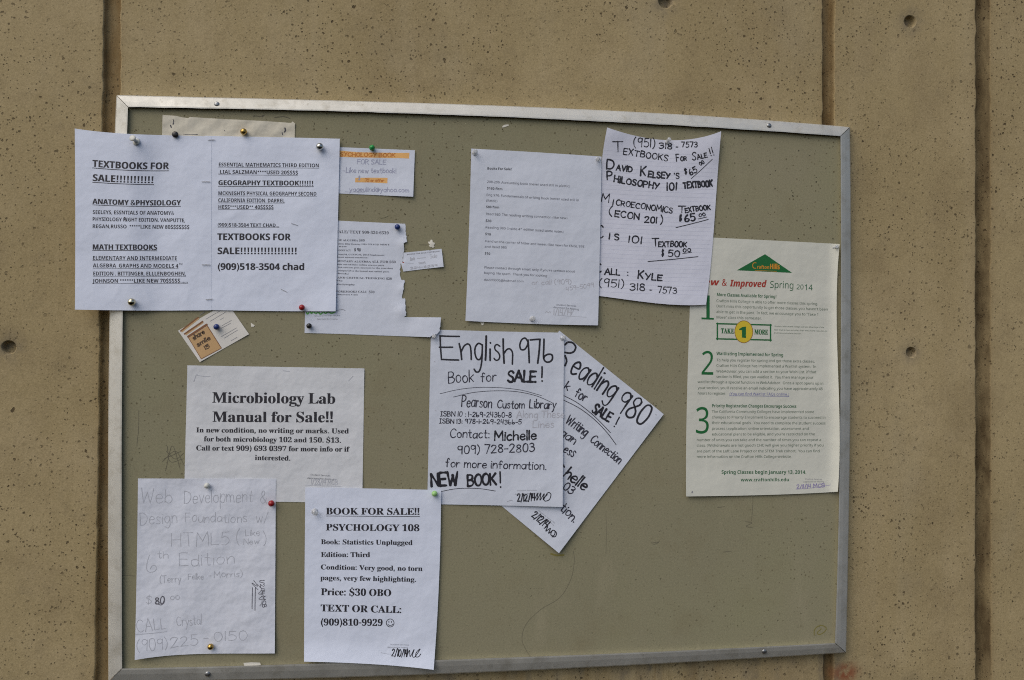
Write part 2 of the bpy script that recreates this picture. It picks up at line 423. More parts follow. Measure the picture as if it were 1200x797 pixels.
SCREW = [(.0015, -.004), (.0034, -.0012), (.0042, 0), (.0044, .0006), (.0040, .0016), (.0028, .0024), (.0012, .0027), (.0004, .0027)]
for (px, py), key in (((254.2, 122.5), 't'), ((901, 147.4), 't'), ((243.3, 789.6), "b"), ((895.4, 763.2), "b")):
    v, f = lathe(SCREW, P(px, py, -.0036), n=18)
    sc_ = child('screw', RAIL[key], v, f, M['screw'], True)

# ================================================================== sheets of paper
class Sheet:
    """A pinned sheet: photo outline -> real sheet of its own height field h(px,py) in mm above the fabric."""
    def __init__(self, base, bumps=(), edges=(), fn=None, creases=()):
        self.base, self.bumps, self.edges, self.fn, self.creases = base, bumps, edges, fn, creases
        self.k = 0
    def h(self, x, y):
        r = self.base
        for bx, by, rad, amp in self.bumps:
            r += amp * math.exp(-((x - bx) ** 2 + (y - by) ** 2) / (rad * rad))
        for x0, y0, x1, y1, w, amp in self.edges:       # curl along an edge (inside = right-hand side walking 0 -> 1 on the picture)
            L = math.hypot(x1 - x0, y1 - y0); d = ((x1 - x0) * (y - y0) - (y1 - y0) * (x - x0)) / L
            if d < w: r += amp * (1 - max(d, 0) / w) ** 2
        for x0, y0, x1, y1, w, amp in self.creases:      # sharp little ridges pressed into the paper
            L2 = (x1 - x0) ** 2 + (y1 - y0) ** 2; t = min(1, max(0, ((x - x0) * (x1 - x0) + (y - y0) * (y1 - y0)) / L2))
            r += amp * math.exp(-math.hypot(x - x0 - t * (x1 - x0), y - y0 - t * (y1 - y0)) / w) * min(1, 4 * t * (1 - t) + .15)
        if self.fn: r += self.fn(x, y)
        return r
    def at(self, x, y, up=0.0):
        return P(x, y, -(self.h(x, y) + up) * .001)
    def grid(self, top, right, bottom, left, step=3.2):
        """Coons patch between four edges given as photo points (top L-R, right T-B, bottom L-R, left T-B)"""
        if self.creases: step = min(step, 2.2)
        def par(pts):
            a = np.array(pts, float)
            if len(a) == 2: return lambda s: a[0] * (1 - s) + a[1] * s
            t = np.concatenate([[0], np.cumsum(np.hypot(*np.diff(a, axis=0).T))]); t /= t[-1]
            deg = min(len(a) - 1, 3); kx, ky = np.polyfit(t, a[:, 0], deg), np.polyfit(t, a[:, 1], deg)
            e0 = a[0] - (np.polyval(kx, 0), np.polyval(ky, 0)); e1 = a[-1] - (np.polyval(kx, 1), np.polyval(ky, 1))
            return lambda s: np.array([np.polyval(kx, s), np.polyval(ky, s)]) + e0 * (1 - s) + e1 * s
        T, R, B, L = par(top), par(right), par(bottom), par(left)
        p00, p10, p01, p11 = T(0), T(1), B(0), B(1)
        nu = max(2, int(np.hypot(*(p10 - p00)) / step)); nv = max(2, int(np.hypot(*(p01 - p00)) / step))
        pts = []
        for j in range(nv + 1):
            v = j / nv
            for i in range(nu + 1):
                u = i / nu
                q = (1 - v) * T(u) + v * B(u) + (1 - u) * L(v) + u * R(v) - ((1 - u) * (1 - v) * p00 + u * (1 - v) * p10 + (1 - u) * v * p01 + u * v * p11)
                pts.append(q)
        w = nu + 1
        tris = [(j * w + i, (j + 1) * w + i, (j + 1) * w + i + 1, j * w + i + 1) for j in range(nv) for i in range(nu)]
        return pts, tris
    def poly(self, outline, step=3.2):
        """free outline (torn edges): triangulated with inner points"""
        o = [Vector(q) for q in outline]; n = len(o)
        dense = []
        for i in range(n):
            a, b = o[i], o[(i + 1) % n]; k = max(1, int((b - a).length / step))
            dense += [a.lerp(b, t / k) for t in range(k)]
        xs_ = [q.x for q in dense]; ys_ = [q.y for q in dense]; pts = list(dense); m = len(dense)
        y = min(ys_) + step * .6
        while y < max(ys_):
            x = min(xs_) + step * .6
            while x < max(xs_):
                pts.append(Vector((x + .01 * (y % 3), y))); x += step
            y += step
        ed = [(i, (i + 1) % m) for i in range(m)]
        v, e, f, *_ = delaunay_2d_cdt(pts, ed, [list(range(m))], 1, 1e-5)
        return [np.array(q) for q in v], [tuple(q) for q in f]
    def build(self, name, pts, faces, material, parent=None, thick=.12):
        v = [self.at(x, y) for x, y in pts]; n = len(v)
        v += [P(x, y, -(self.h(x, y) - thick) * .001) for x, y in pts]
        cnt = {}
        for f in faces:
            for a, b in zip(f, f[1:] + f[:1]): cnt[(a, b)] = 1
        rim = [(a, b) for a, b in cnt if (b, a) not in cnt]
        # front faces must look towards the camera (-y)
        a, b, c = (Vector(v[q]) for q in faces[0][:3]); flip = (b - a).cross(c - a).y > 0
        fr = [tuple(q[::-1]) if flip else tuple(q) for q in faces]
        fb = [tuple(n + q for q in f[::-1]) for f in fr]
        sd = [(b, a, n + a, n + b) if not flip else (a, b, n + b, n + a) for a, b in rim]
        if parent is None:
            c = np.mean(np.array(v[:n]), axis=0)
            o = link(name, mesh(name, (np.array(v) - c).tolist(), fr + fb + sd), material); o.location = c.tolist()
        else:
            o = child(name, parent, v, fr + fb + sd, material)
        me = o.data
        me.polygons.foreach_set('use_smooth', [True] * (2 * len(fr)) + [False] * len(sd))
        rs = {tuple(sorted(q)) for q in rim} | {tuple(sorted((n + a, n + b))) for a, b in rim}
        for e in me.edges:
            if tuple(sorted(e.vertices)) in rs: e.use_edge_sharp = True
        self.obj = o
        return o

# ================================================================== printed letters
_fc = bpy.data.curves.new('glyphs', 'FONT'); _fc.resolution_u = 3; _fo = bpy.data.objects.new('glyphs', _fc)
STYLES = {'serifb': (0x1D400, 0x1D41A, 0x1D7CE, .125), 'sans': (0x1D5A0, 0x1D5BA, 0x1D7E2, .082), 'sansb': (0x1D5D4, 0x1D5EE, 0x1D7EC, .125), 'sansbi': (0x1D63C, 0x1D656, 0x1D7EC, .125)}
_G = {}
def _mesh_of(t):
    _fc.body = t; m = _fo.to_mesh()
    v = [(q.co.x, q.co.y) for q in m.vertices]; f = [tuple(p.vertices) for p in m.polygons]; _fo.to_mesh_clear()
    return v, f
def _q(x0, y0, x1, y1): return [(x0, y0), (x1, y0), (x1, y1), (x0, y1)]
def _bars(quads):
    v = []; f = []
    for q in quads: f.append(tuple(range(len(v), len(v) + len(q)))); v += q
    return v, f
def glyph(c, style):
    """(vertices, faces, advance) in em units, capital height about .715"""
    if (c, style) in _G: return _G[(c, style)]
    up, lo, dg, w = STYLES[style]
    H = .715; b = w
    if c == ' ': g = ([], [], .25)
    elif c == '!':
        m = .115 if style.startswith('sansb') else .07
        g = (*_bars([[(m + b * .2, .21), (m + b * .8, .21), (m + b * 1.08, H), (m - b * .08, H)], _q(m - .01, 0, m + b + .01, b * 1.1)]), 2 * m + b)
    elif c == '.': g = (*_bars([_q(.06, 0, .06 + b, b)]), .12 + b)
    elif c == ':': g = (*_bars([_q(.06, 0, .06 + b, b), _q(.06, .36, .06 + b, .36 + b)]), .14 + b)
    elif c == ',': g = (*_bars([[(.04, -.13), (.05 + b * .5, -.13), (.06 + b, b), (.06, b)]]), .12 + b)
    elif c == '-': g = (*_bars([_q(.04, .24, .28, .24 + b * .8)]), .32)
    elif c == "'": g = (*_bars([[(.06, .46), (.06 + b * .6, .46), (.06 + b * .8, H), (.05, H)]]), .1 + b)
    elif c == '"': g = (*_bars([_q(.05, .48, .05 + b * .7, H), _q(.09 + b * 1.2, .48, .09 + b * 1.9, H)]), .15 + b * 1.9)
    elif c == '/': g = (*_bars([[(.0, -.1), (b * .7, -.1), (.36, H), (.36 - b * .7, H)]]), .37)
    elif c == '*':
        qs = []
        for k in range(3):
            a = math.pi / 2 + k * math.pi / 3; dx, dy = math.cos(a) * .15, math.sin(a) * .15; nx, ny = -math.sin(a) * b * .32, math.cos(a) * b * .32
            cx, cy = .22, .52
            for s in (-1, 1): qs.append([(cx + nx * .6 * s * 0 + nx, cy + ny), (cx - nx, cy - ny), (cx + s * dx - nx, cy + s * dy - ny), (cx + s * dx + nx, cy + s * dy + ny)])
        g = (*_bars(qs), .44)
    elif c in '()':
        v = []; n = 9
        for k in range(n):
            t = k / (n - 1); y = -.17 + t * .92; s = math.sin(t * math.pi); x = .26 - .19 * s; th = b * (.35 + .55 * s)
            v += [(x, y), (x + th, y)]
        if c == ')': v = [(.36 - x, y) for x, y in v]
        g = (v, [(2 * k, 2 * k + 1, 2 * k + 3, 2 * k + 2) for k in range(n - 1)], .33)
    elif c == '$':
        v, f, a = glyph('S', style); cx = (min(q[0] for q in v) + max(q[0] for q in v)) / 2; n = len(v)
        v2, f2 = _bars([_q(cx - b * .28, H - .02, cx + b * .28, H + .11), _q(cx - b * .28, -.11, cx + b * .28, .02)])
        g = (v + v2, f + [tuple(n + q for q in z) for z in f2], a)
    else:
        if 'A' <= c <= 'Z': u = chr(up + ord(c) - 65)
        elif 'a' <= c <= 'z': u = chr(lo + ord(c) - 97)
        elif c.isdigit(): u = chr(dg + ord(c) - 48)
        elif c == '&': u = '\uff06'
        else: u = c
        v, f = _mesh_of(u); v2, _ = _mesh_of(u + u)
        adv = max(q[0] for q in v2) - max(q[0] for q in v)
        if c == '&':
            x0 = min(q[0] for q in v); x1 = max(q[0] for q in v); v = [(x - x0 + .04, y) for x, y in v]; adv = x1 - x0 + .08
        g = (v, f, adv)
    _G[(c, style)] = g
    return g
def typeset(text, style):
    V_, F_ = [], []; x = 0
    for c in text:
        v, f, a = glyph(c, style); n = len(V_)
        V_ += [(x + p, q) for p, q in v]; F_ += [tuple(n + z for z in y) for y in f]; x += a
    return V_, F_, x
class Ink:
    """collects flat marks on one sheet and links them as one mesh part"""
    def __init__(self, sheet, up=.10):
        self.s = sheet; self.up = up; self.k = 0; self.pieces = [([], [])]; self.cur = 0
    def lift(self):
        self.k += 1; return self.up + .004 * (self.k % 12)
    def line(self):
        """each written line is a piece of its own; loose strokes gather in piece 0"""
        self.pieces.append(([], [])); self.cur = len(self.pieces) - 1
    def add(self, pts, faces, up=None):
        V_, F_ = self.pieces[self.cur]
        u = self.lift() if up is None else up; n = len(V_)
        V_ += [self.s.at(x, y, u) for x, y in pts]
        for f in faces:
            a, b, c = (Vector(V_[n + q]) for q in f[:3])
            F_.append(tuple(n + q for q in (f[::-1] if (b - a).cross(c - a).y > 0 else f)))
    def text(self, t, style, x0, y0, x1, y1, cap, ul=None, bow=0.0, th=.9):
        """text fitted between two points of its baseline; cap = capital height in photo px; ul = (dy left, dy right) of an underline"""
        v, f, w = typeset(t, style); self.line()
        L = math.hypot(x1 - x0, y1 - y0); ux, uy = (x1 - x0) / L, (y1 - y0) / L; s = L / w; c = cap / .715
        def m(a, b):
            q = a * s / L
            return (x0 + ux * a * s + uy * b * c, y0 + uy * a * s - ux * b * c + bow * 4 * q * (1 - q))
        w_ = {'serifb': .19, 'sansb': .22, 'sansbi': .16, 'sans': 0}[style] * min(1.4, cap / 7.5) if cap > 4.9 else 0     # toner spread
        for dx in ((-w_, w_) if w_ else (0,)): self.add([(q[0] + dx, q[1]) for q in (m(a, b) for a, b in v)], f)
        if ul:
            n = max(2, int(L / 3)); pts = []
            for i in range(n + 1):
                q = i / n; X_, Y_ = x0 + (x1 - x0) * q, y0 + (y1 - y0) * q + ul[0] * (1 - q) + ul[1] * q + bow * 4 * q * (1 - q)
                pts += [(X_, Y_ - th / 2), (X_, Y_ + th / 2)]
            self.add(pts, [(2 * i, 2 * i + 1, 2 * i + 3, 2 * i + 2) for i in range(n)])
        self.cur = 0
    def quad(self, *pts, step=3.0):
        """filled quad TL TR BR BL, subdivided so that it follows the sheet"""
        a, b, c, d = (np.array(q, float) for q in pts); n = max(1, int(np.hypot(*(b - a)) / step)); k = max(1, int(np.hypot(*(d - a)) / step))
        g = [(a * (1 - i / n) + b * i / n) * (1 - j / k) + (d * (1 - i / n) + c * i / n) * j / k for j in range(k + 1) for i in range(n + 1)]
        self.add(g, [(j * (n + 1) + i, j * (n + 1) + i + 1, (j + 1) * (n + 1) + i + 1, (j + 1) * (n + 1) + i) for j in range(k) for i in range(n)])
    def poly(self, pts):
        v, e, f, *_ = delaunay_2d_cdt([Vector(q) for q in pts], [(i, (i + 1) % len(pts)) for i in range(len(pts))], [list(range(len(pts)))], 1, 1e-6)
        self.add([tuple(q) for q in v], [tuple(q) for q in f])
    def stroke(self, pts, w, smooth=True, rag=.0):
        """a pen stroke of width w px through photo points, round ends"""
        a = np.array(pts, float)
        if len(a) == 1: a = np.array([a[0], a[0] + (.25 * w, .1 * w)])
        if smooth and len(a) > 2: a = catmull(a, .8 if w > 1 else .6)
        elif len(a) > 1:
            out = [a[0]]
            for p, q in zip(a[:-1], a[1:]):
                n = max(1, int(np.hypot(*(q - p)) / 2.5)); out += [p + (q - p) * t / n for t in range(1, n + 1)]
            a = np.array(out)
        d = np.gradient(a, axis=0); L = np.hypot(d[:, 0], d[:, 1]); L[L == 0] = 1; d /= L[:, None]; nn = np.stack([-d[:, 1], d[:, 0]], -1)
        N = len(a); hw = np.full(N, w / 2)
        if rag:
            ph = random.random() * 6.3; q = np.arange(N) / max(N - 1, 1)
            hw = hw * (1 + rag * (.8 * np.sin(q * 3.5 + ph) + .5 * np.sin(q * 9 + ph * 2)) + .12 * np.exp(-q * 6))
        l, r = a + nn * hw[:, None], a - nn * hw[:, None]
        pts_, fc = [], []
        for i in range(N): pts_ += [tuple(l[i]), tuple(r[i])]
        fc = [(2 * i, 2 * i + 1, 2 * i + 3, 2 * i + 2) for i in range(N - 1)]
        for e, sgn in ((0, -1), (N - 1, 1)):            # round caps
            st = len(pts_)
            for k in range(1, 4):
                an = math.pi * k / 4; q = a[e] + nn[e] * hw[e] * math.cos(an) + d[e] * sgn * hw[e] * math.sin(an); pts_.append(tuple(q))
            fc.append((2 * e, st, st + 1, st + 2, 2 * e + 1))
        self.add(pts_, fc)
    def hand(self, t, x0, y0, x1, y1, cap, w, slant=.04, jit=1.0, gap=.17, style=''):
        """handwriting fitted between two points of its baseline"""
        gl = [hand_glyph(c, style) for c in t]; self.line()
        adv = []
        for (gw, st), c in zip(gl, t): adv.append((.34 if c == ' ' else gw + gap))
        W = max(sum(adv) - gap, .05)
        L = math.hypot(x1 - x0, y1 - y0); ux, uy = (x1 - x0) / L, (y1 - y0) / L
        s = max(L - w, .2) / W; x = 0
        for (gw, st), a in zip(gl, adv):
            rr = random.gauss(0, .035 * jit); sc_ = 1 + random.gauss(0, .05 * jit); dy = random.gauss(0, .028 * jit); sl = slant + random.gauss(0, .03 * jit)
            for smooth, pts in st:
                q = []
                for gx, gy in pts:
                    gx2 = gx + random.gauss(0, .010 * jit); gy2 = gy * sc_ + dy + random.gauss(0, .010 * jit)
                    gy2 += rr * gx2; ex = (x + gx2) * s + w / 2 + sl * gy2 * cap; ey = gy2 * cap
                    q.append((x0 + ux * ex + uy * ey, y0 + uy * ex - ux * ey))
                if smooth: self.stroke(q, w, True, .2)
                elif len(q) == 1: self.stroke(q, w * 1.15)
                else:
                    for p_, q_ in zip(q[:-1], q[1:]):
                        mid = ((p_[0] + q_[0]) / 2 + random.gauss(0, .012 * jit) * cap, (p_[1] + q_[1]) / 2 + random.gauss(0, .012 * jit) * cap)
                        self.stroke([p_, mid, q_], w, True, .2)
            x += a
        self.cur = 0
    def done(self, name, material, parent=None):
        o = [child(name, parent or self.s.obj, v, f, material) for v, f in self.pieces if f]
        return o[0]
def catmull(a, step):
    p = np.vstack([2 * a[0] - a[1], a, 2 * a[-1] - a[-2]]); out = []
    for i in range(1, len(p) - 2):
        n = max(2, int(np.hypot(*(p[i + 1] - p[i])) / step))
        for k in range(n):
            t = k / n
            out.append(.5 * (2 * p[i] + (p[i + 1] - p[i - 1]) * t + (2 * p[i - 1] - 5 * p[i] + 4 * p[i + 1] - p[i + 2]) * t * t + (3 * p[i] - p[i - 1] - 3 * p[i + 1] + p[i + 2]) * t ** 3))
    out.append(a[-1]); return np.array(out)

# ------------------------------------------------------------------ a single-stroke handwriting alphabet (~ = smooth stroke; capitals 1 high, lower case .6)
HW = {
'A': ".66|0,0 .33,1 .66,0;.12,.36 .56,.36", 'B': ".54|0,0 0,1;~0,1 .28,1 .46,.87 .42,.64 .22,.54 0,.53;~.05,.53 .36,.51 .54,.32 .46,.08 .2,0 0,0",
'C': ".58|~.58,.86 .40,1 .18,.93 .02,.65 .01,.38 .12,.1 .32,0 .58,.13", 'D': ".60|0,0 0,1;~0,1 .28,.98 .52,.82 .6,.5 .5,.18 .28,.02 0,0",
'E': ".50|.5,1 0,1;0,1 0,0;0,0 .5,0;0,.52 .42,.52", 'F': ".48|.48,1 0,1;0,1 0,0;0,.53 .4,.53", 'G': ".62|~.58,.86 .4,1 .18,.93 .02,.65 .01,.38 .12,.1 .34,0 .56,.12 .6,.42;.36,.42 .62,.42",
'H': ".56|0,0 0,1;.56,0 .56,1;0,.5 .56,.5", 'I': ".02|.01,0 .01,1", 'J': ".40|~.4,1 .4,.3 .3,.05 .14,0 0,.16", 'K': ".54|0,0 0,1;.52,1 0,.42;.14,.56 .54,0", 'L': ".44|0,1 0,0 .44,0",
'M': ".72|0,0 .05,1 .36,.34 .67,1 .72,0", 'N': ".56|0,0 0,1 .56,0 .56,1", 'O': ".62|~.34,1 .12,.9 0,.5 .12,.1 .32,0 .52,.1 .62,.5 .52,.9 .30,1", 'P': ".50|0,0 0,1;~0,1 .3,1 .5,.86 .46,.62 .25,.48 0,.47",
'Q': ".64|~.34,1 .12,.9 0,.5 .12,.1 .32,0 .52,.1 .62,.5 .52,.9 .30,1;.4,.22 .64,-.05", 'R': ".52|0,0 0,1;~0,1 .3,1 .5,.86 .46,.62 .25,.48 0,.47;.2,.48 .52,0",
'S': ".48|~.47,.86 .32,1 .1,.96 .02,.76 .16,.58 .38,.44 .48,.24 .38,.04 .18,0 0,.14", 'T': ".60|0,1 .6,1;.3,1 .3,0", 'U': ".56|~0,1 0,.35 .1,.06 .28,0 .46,.06 .56,.35 .56,1", 'V': ".56|0,1 .28,0 .56,1",
'W': ".80|0,1 .2,0 .4,.75 .6,0 .8,1", 'X': ".54|0,1 .54,0;.52,1 0,0", 'Y': ".54|0,1 .27,.5;.54,1 .16,0", 'Z': ".52|0,1 .52,1 0,0 .52,0",
'a': ".45|~.43,.5 .26,.61 .07,.5 0,.27 .08,.05 .22,.01 .38,.16 .44,.45;.45,.6 .45,.01", 'b': ".44|0,1 0,0;~0,.32 .12,.54 .27,.6 .42,.46 .44,.24 .34,.04 .16,.01 0,.16", 'c': ".38|~.38,.5 .24,.61 .07,.5 0,.28 .09,.05 .24,0 .39,.1",
'd': ".45|~.43,.5 .26,.61 .07,.5 0,.27 .08,.05 .22,.01 .38,.14 .45,.35;.45,1 .45,.01", 'e': ".42|~.02,.32 .4,.35 .36,.54 .21,.61 .05,.48 0,.26 .1,.04 .24,0 .42,.11", 'f': ".34|~.36,.88 .26,1 .15,.88 .14,.5 .14,0;0,.56 .31,.56",
'g': ".45|~.43,.5 .26,.61 .07,.5 0,.28 .09,.07 .24,.04 .38,.18 .44,.45;~.45,.6 .45,-.05 .39,-.32 .22,-.40 .03,-.28", 'h': ".42|0,1 0,0;~0,.32 .13,.54 .27,.6 .40,.48 .42,.2 .42,0", 'i': ".02|.01,.6 .01,0;.02,.82",
'j': ".2|~.2,.6 .2,-.15 .12,-.36 0,-.34;.2,.82", 'k': ".40|0,1 0,0;.38,.58 .02,.25;.12,.33 .40,0", 'l': ".02|.01,1 .01,0", 'm': ".66|0,.6 0,0;~0,.34 .1,.54 .2,.6 .31,.5 .33,.2 .33,0;~.33,.34 .42,.54 .53,.6 .64,.5 .66,.2 .66,0",
'n': ".42|0,.6 0,0;~0,.32 .13,.54 .27,.6 .40,.48 .42,.2 .42,0", 'o': ".44|~.24,.6 .07,.52 0,.3 .08,.06 .22,0 .37,.07 .44,.3 .37,.53 .21,.6", 'p': ".44|0,.6 0,-.38;~0,.32 .12,.54 .27,.6 .42,.46 .44,.24 .34,.04 .16,.01 0,.16",
'q': ".45|~.43,.5 .26,.61 .07,.5 0,.27 .08,.05 .22,.01 .38,.16 .44,.45;.45,.6 .45,-.38", 'r': ".30|0,.6 0,0;~0,.32 .09,.52 .2,.6 .31,.55", 's': ".34|~.33,.52 .2,.61 .06,.56 .05,.43 .18,.32 .32,.21 .3,.05 .14,0 0,.09",
't': ".32|~.15,.92 .15,.2 .2,.03 .33,.05;0,.6 .32,.6", 'u': ".42|~0,.6 0,.25 .08,.04 .2,.01 .34,.12 .41,.35;.42,.6 .42,0", 'v': ".40|0,.6 .2,0 .4,.6", 'w': ".60|0,.6 .15,0 .3,.48 .45,0 .6,.6", 'x': ".40|0,.6 .4,0;.38,.6 0,0",
'y': ".42|0,.6 .21,.04;~.42,.6 .2,.0 .1,-.3 0,-.38", 'z': ".38|0,.6 .38,.6 0,0 .38,0",
'0': ".48|~.26,1 .08,.9 0,.5 .08,.1 .24,0 .4,.1 .48,.5 .4,.9 .23,1", '1': ".03|.02,1 .01,0", '2': ".48|~.02,.8 .12,.97 .3,1 .45,.84 .38,.6 .2,.3 0,.02;0,.02 .48,.02", '3': ".46|~.02,.9 .2,1 .4,.9 .38,.66 .16,.54;~.16,.54 .42,.48 .46,.22 .3,.02 .12,0 0,.1",
'4': ".48|.04,1 0,.42 .48,.42;.38,1 .36,0", '5': ".46|.46,1 .08,1 .04,.58;~.04,.58 .22,.64 .42,.52 .46,.26 .32,.03 .14,0 0,.08", '6': ".46|~.34,1 .14,.75 .01,.36 .06,.08 .24,0 .42,.1 .46,.28 .34,.46 .16,.44 .03,.26",
'7': ".46|0,1 .46,1 .18,0", '8': ".46|~.42,.86 .26,1 .08,.92 .06,.7 .24,.54 .42,.36 .44,.12 .24,0 .04,.1 .04,.34 .24,.54 .40,.72 .41,.88", '9': ".44|~.42,.84 .26,1 .06,.92 0,.7 .1,.54 .28,.54 .41,.72;.43,.95 .40,0",
'(': ".20|~.2,1.12 .04,.8 0,.45 .06,.1 .2,-.16", ')': ".20|~0,1.12 .16,.8 .2,.45 .14,.1 0,-.16", ':': ".04|.02,.52;.02,.06", '.': ".04|.02,.02", ',': ".06|.05,.05 0,-.14", '-': ".30|0,.42 .3,.42", '!': ".03|.02,1 .01,.28;.01,.02",
'$': ".46|~.44,.82 .3,.94 .1,.9 .04,.72 .18,.56 .36,.44 .44,.24 .34,.08 .16,.04 0,.16;.25,1.1 .2,-.12", '/': ".34|.34,1.08 0,-.12", "'": ".04|.03,1 .01,.8", '@': ".7|~.5,.5 .36,.6 .22,.42 .28,.22 .46,.3 .52,.56 .56,.24 .68,.4 .6,.72 .32,.82 .06,.6 .06,.2 .3,0 .56,.06",
'&': ".54|~.5,.02 .16,.6 .14,.86 .26,1 .38,.86 .30,.66 .06,.38 .02,.14 .18,0 .36,.08 .52,.4", ' ': ".2|", '?': ".4|~.02,.84 .18,1 .38,.86 .34,.62 .18,.45 .18,.26;.18,.02", '+': ".3|0,.4 .3,.4;.15,.6 .15,.2", '_': ".5|0,0 .5,0"}
ALT = {'m6': ".44|~.03,1 .0,.5 .02,.16 .1,.02 .26,0 .42,.12 .42,.28 .28,.38 .1,.3 .03,.2", 'k9': HW['9'], 'mI': ".3|.15,1 .15,0;0,1 .3,1;0,0 .3,0"}
_H = {}
def hand_glyph(c, style=''):
    key = style + c
    if key in _H: return _H[key]
    s = ALT.get(key) or HW.get(c) or HW['-']; w, body = s.split('|'); st = []
    for part in body.split(';'):
        if not part: continue
        sm = part.startswith('~'); st.append((sm, [tuple(float(z) for z in q.split(',')) for q in part.lstrip('~').split()]))
    _H[key] = (float(w), st); return _H[key]

class Detail:
    """measurements were read off enlarged details of the photo: (ox, oy) corner, s enlargement"""
    def __init__(self, ox, oy, s): self.o = (ox, oy); self.s = s
    def p(self, x, y): return (self.o[0] + x / self.s, self.o[1] + y / self.s)
    def T(self, ink, t, style, x0, y0, x1, y1, cap, ul=None, bow=0.0, th=5.5):
        a, b = self.p(x0, y0), self.p(x1, y1); s = self.s
        ink.text(t, style, *a, *b, cap / s, (ul[0] / s, ul[1] / s) if ul else None, bow / s, th / s)
    def H(self, ink, t, x0, y0, x1, y1, cap, w, **kw):
        a, b = self.p(x0, y0), self.p(x1, y1); ink.hand(t, *a, *b, cap / self.s, w / self.s, **kw)
    def S(self, ink, pts, w, smooth=True): ink.stroke([self.p(*q) for q in pts], w / self.s, smooth)
    def Q(self, ink, *pts): ink.quad(*[self.p(*q) for q in pts])

# ================================================================== the sheets, from the fabric outwards
# --- yellowed torn sheet behind the big flyer
d = Detail(180, 110, 6.667)
s = Sheet(1.2, bumps=[(215, 139, 14, 1.2), (300, 143, 16, 1.4), (345, 146, 6, 1.2), (286, 155, 5, -.3)], fn=lambda x, y: .35 * math.sin(x * .21 + y * .3) + .25 * math.sin(x * .09))
pts, f = s.poly([d.p(*q) for q in [(70, 165), (120, 168), (175, 172), (225, 184), (270, 190), (285, 181), (420, 190), (600, 199), (850, 212), (1000, 222), (1075, 228), (1085, 216), (1105, 230), (1103, 300), (1098, 520), (600, 520), (62, 520), (66, 330)]])
o = s.build('old_notice', pts, f, M['paper_old'])
tag(o, 'yellowed crinkled sheet with torn top edge half hidden behind the wide textbook flyer', 'notice')
k = Ink(s)
d.S(k, [(152, 200), (157, 215), (150, 240), (158, 232)], 6); d.S(k, [(132, 245), (138, 262)], 9); k.line(); d.S(k, [(1026, 268), (1030, 283), (1024, 298)], 11); d.S(k, [(1004, 302), (1008, 320)], 6)
k.line(); d.S(k, [(555, 286), (556, 290)], 6); k.line(); d.S(k, [(232, 315), (270, 319), (345, 318)], 4)
k.done('pen_mark', M['ink_soft'])

# --- index card with highlighted lines
d = Detail(390, 165, 10.63)
s = Sheet(.8, bumps=[(486, 176, 22, 1.5), (485, 230, 26, 3.4), (436, 176, 8, -.2)])
pts, f = s.grid([(380, 171.8), (486.2, 176.1)], [(486.2, 176.1), (484.2, 230.6)], [(380, 226), (484.2, 230.6)], [(380, 171.8), (380, 226)])
o = s.build('index_card', pts, f, M['paper_white'])
tag(o, 'small white index card with two orange highlighted lines of blue handwriting under a green pin', 'index card')
k = Ink(s, .06)
d.Q(k, (40, 138), (95, 122), (95, 205), (40, 205)); d.Q(k, (95, 122), (300, 142), (300, 210), (95, 200)); d.Q(k, (300, 142), (800, 152), (800, 216), (300, 208)); d.Q(k, (800, 152), (955, 150), (950, 222), (800, 214))
d.Q(k, (280, 462), (480, 460), (480, 520), (278, 518)); d.Q(k, (480, 460), (682, 462), (680, 530), (480, 520))
k.done('highlighter', M['hilite'])
k = Ink(s); d.H(k, 'PSYCHOLOGY BOOK', 40, 190, 780, 205, 46, 11); d.H(k, '75 or offer', 400, 508, 640, 512, 34, 9); k.done('handwriting', M['hilite_ink'])
k = Ink(s)
d.H(k, 'FOR SALE', 300, 288, 665, 292, 55, 8); d.H(k, 'Like new textbook!', 160, 398, 790, 402, 62, 8); d.H(k, '$', 312, 490, 345, 490, 45, 9)
d.H(k, 'yaqeulind@yahoo.com', 205, 630, 950, 640, 55, 8); d.S(k, [(150, 636), (205, 638), (400, 640)], 5); d.S(k, [(125, 372), (150, 376)], 6)
k.done('handwriting', M['pen_blue'])

# --- flyer with its tear-off tabs gone
d = Detail(350, 255, 5.494)
def fold(x, y):
    u = np.clip((x - 474) / 8, 0, 1); v = np.clip((y - 366) / 10, 0, 1)
    return float(4.2 * smooth01((x - 470) / 42.) * smooth01((y - 362) / 12.))
s = Sheet(.7, bumps=[(475, 285, 7, 2.2), (472, 365, 9, 2.6), (474, 338, 8, 1.6), (466, 267, 6, -.2)], fn=fold)
def torn(pts, jit, step):
    out = []
    for (x0, y0), (x1, y1) in zip(pts[:-1], pts[1:]):
        n = max(1, int(math.hypot(x1 - x0, y1 - y0) / step))
        for q in range(n): out.append((x0 + (x1 - x0) * q / n + random.gauss(0, jit) * (q > 0), y0 + (y1 - y0) * q / n + random.gauss(0, jit) * (q > 0)))
    return out + [pts[-1]]
pts, f = s.poly([d.p(*q) for q in [(60, 8), (250, 20), (480, 31), *torn([(685, 40), (688, 90), (698, 156), (676, 166), (679, 205), (668, 285), (655, 300), (652, 372), (662, 402), (681, 402), (672, 470), (668, 522), (684, 520), (692, 630), (676, 641)], 2.0, 11), (790, 642), (917, 643), *torn([(912, 690), (904, 735), (888, 752), (868, 752), (845, 770)], 1.5, 10), (500, 758), (300, 750), (38, 743), (45, 400)]], 3.0)
o = s.build('tear_off_flyer', pts, f, M['paper_white'])
tag(o, 'white typed flyer with its tear-off tabs ripped away along the ragged right edge', 'flyer')
k = Ink(s)
d.T(k, 'BOOKS FOR SALE/ TEXT 909-324-6539', 'serifb', 70, 95, 580, 108, 19)
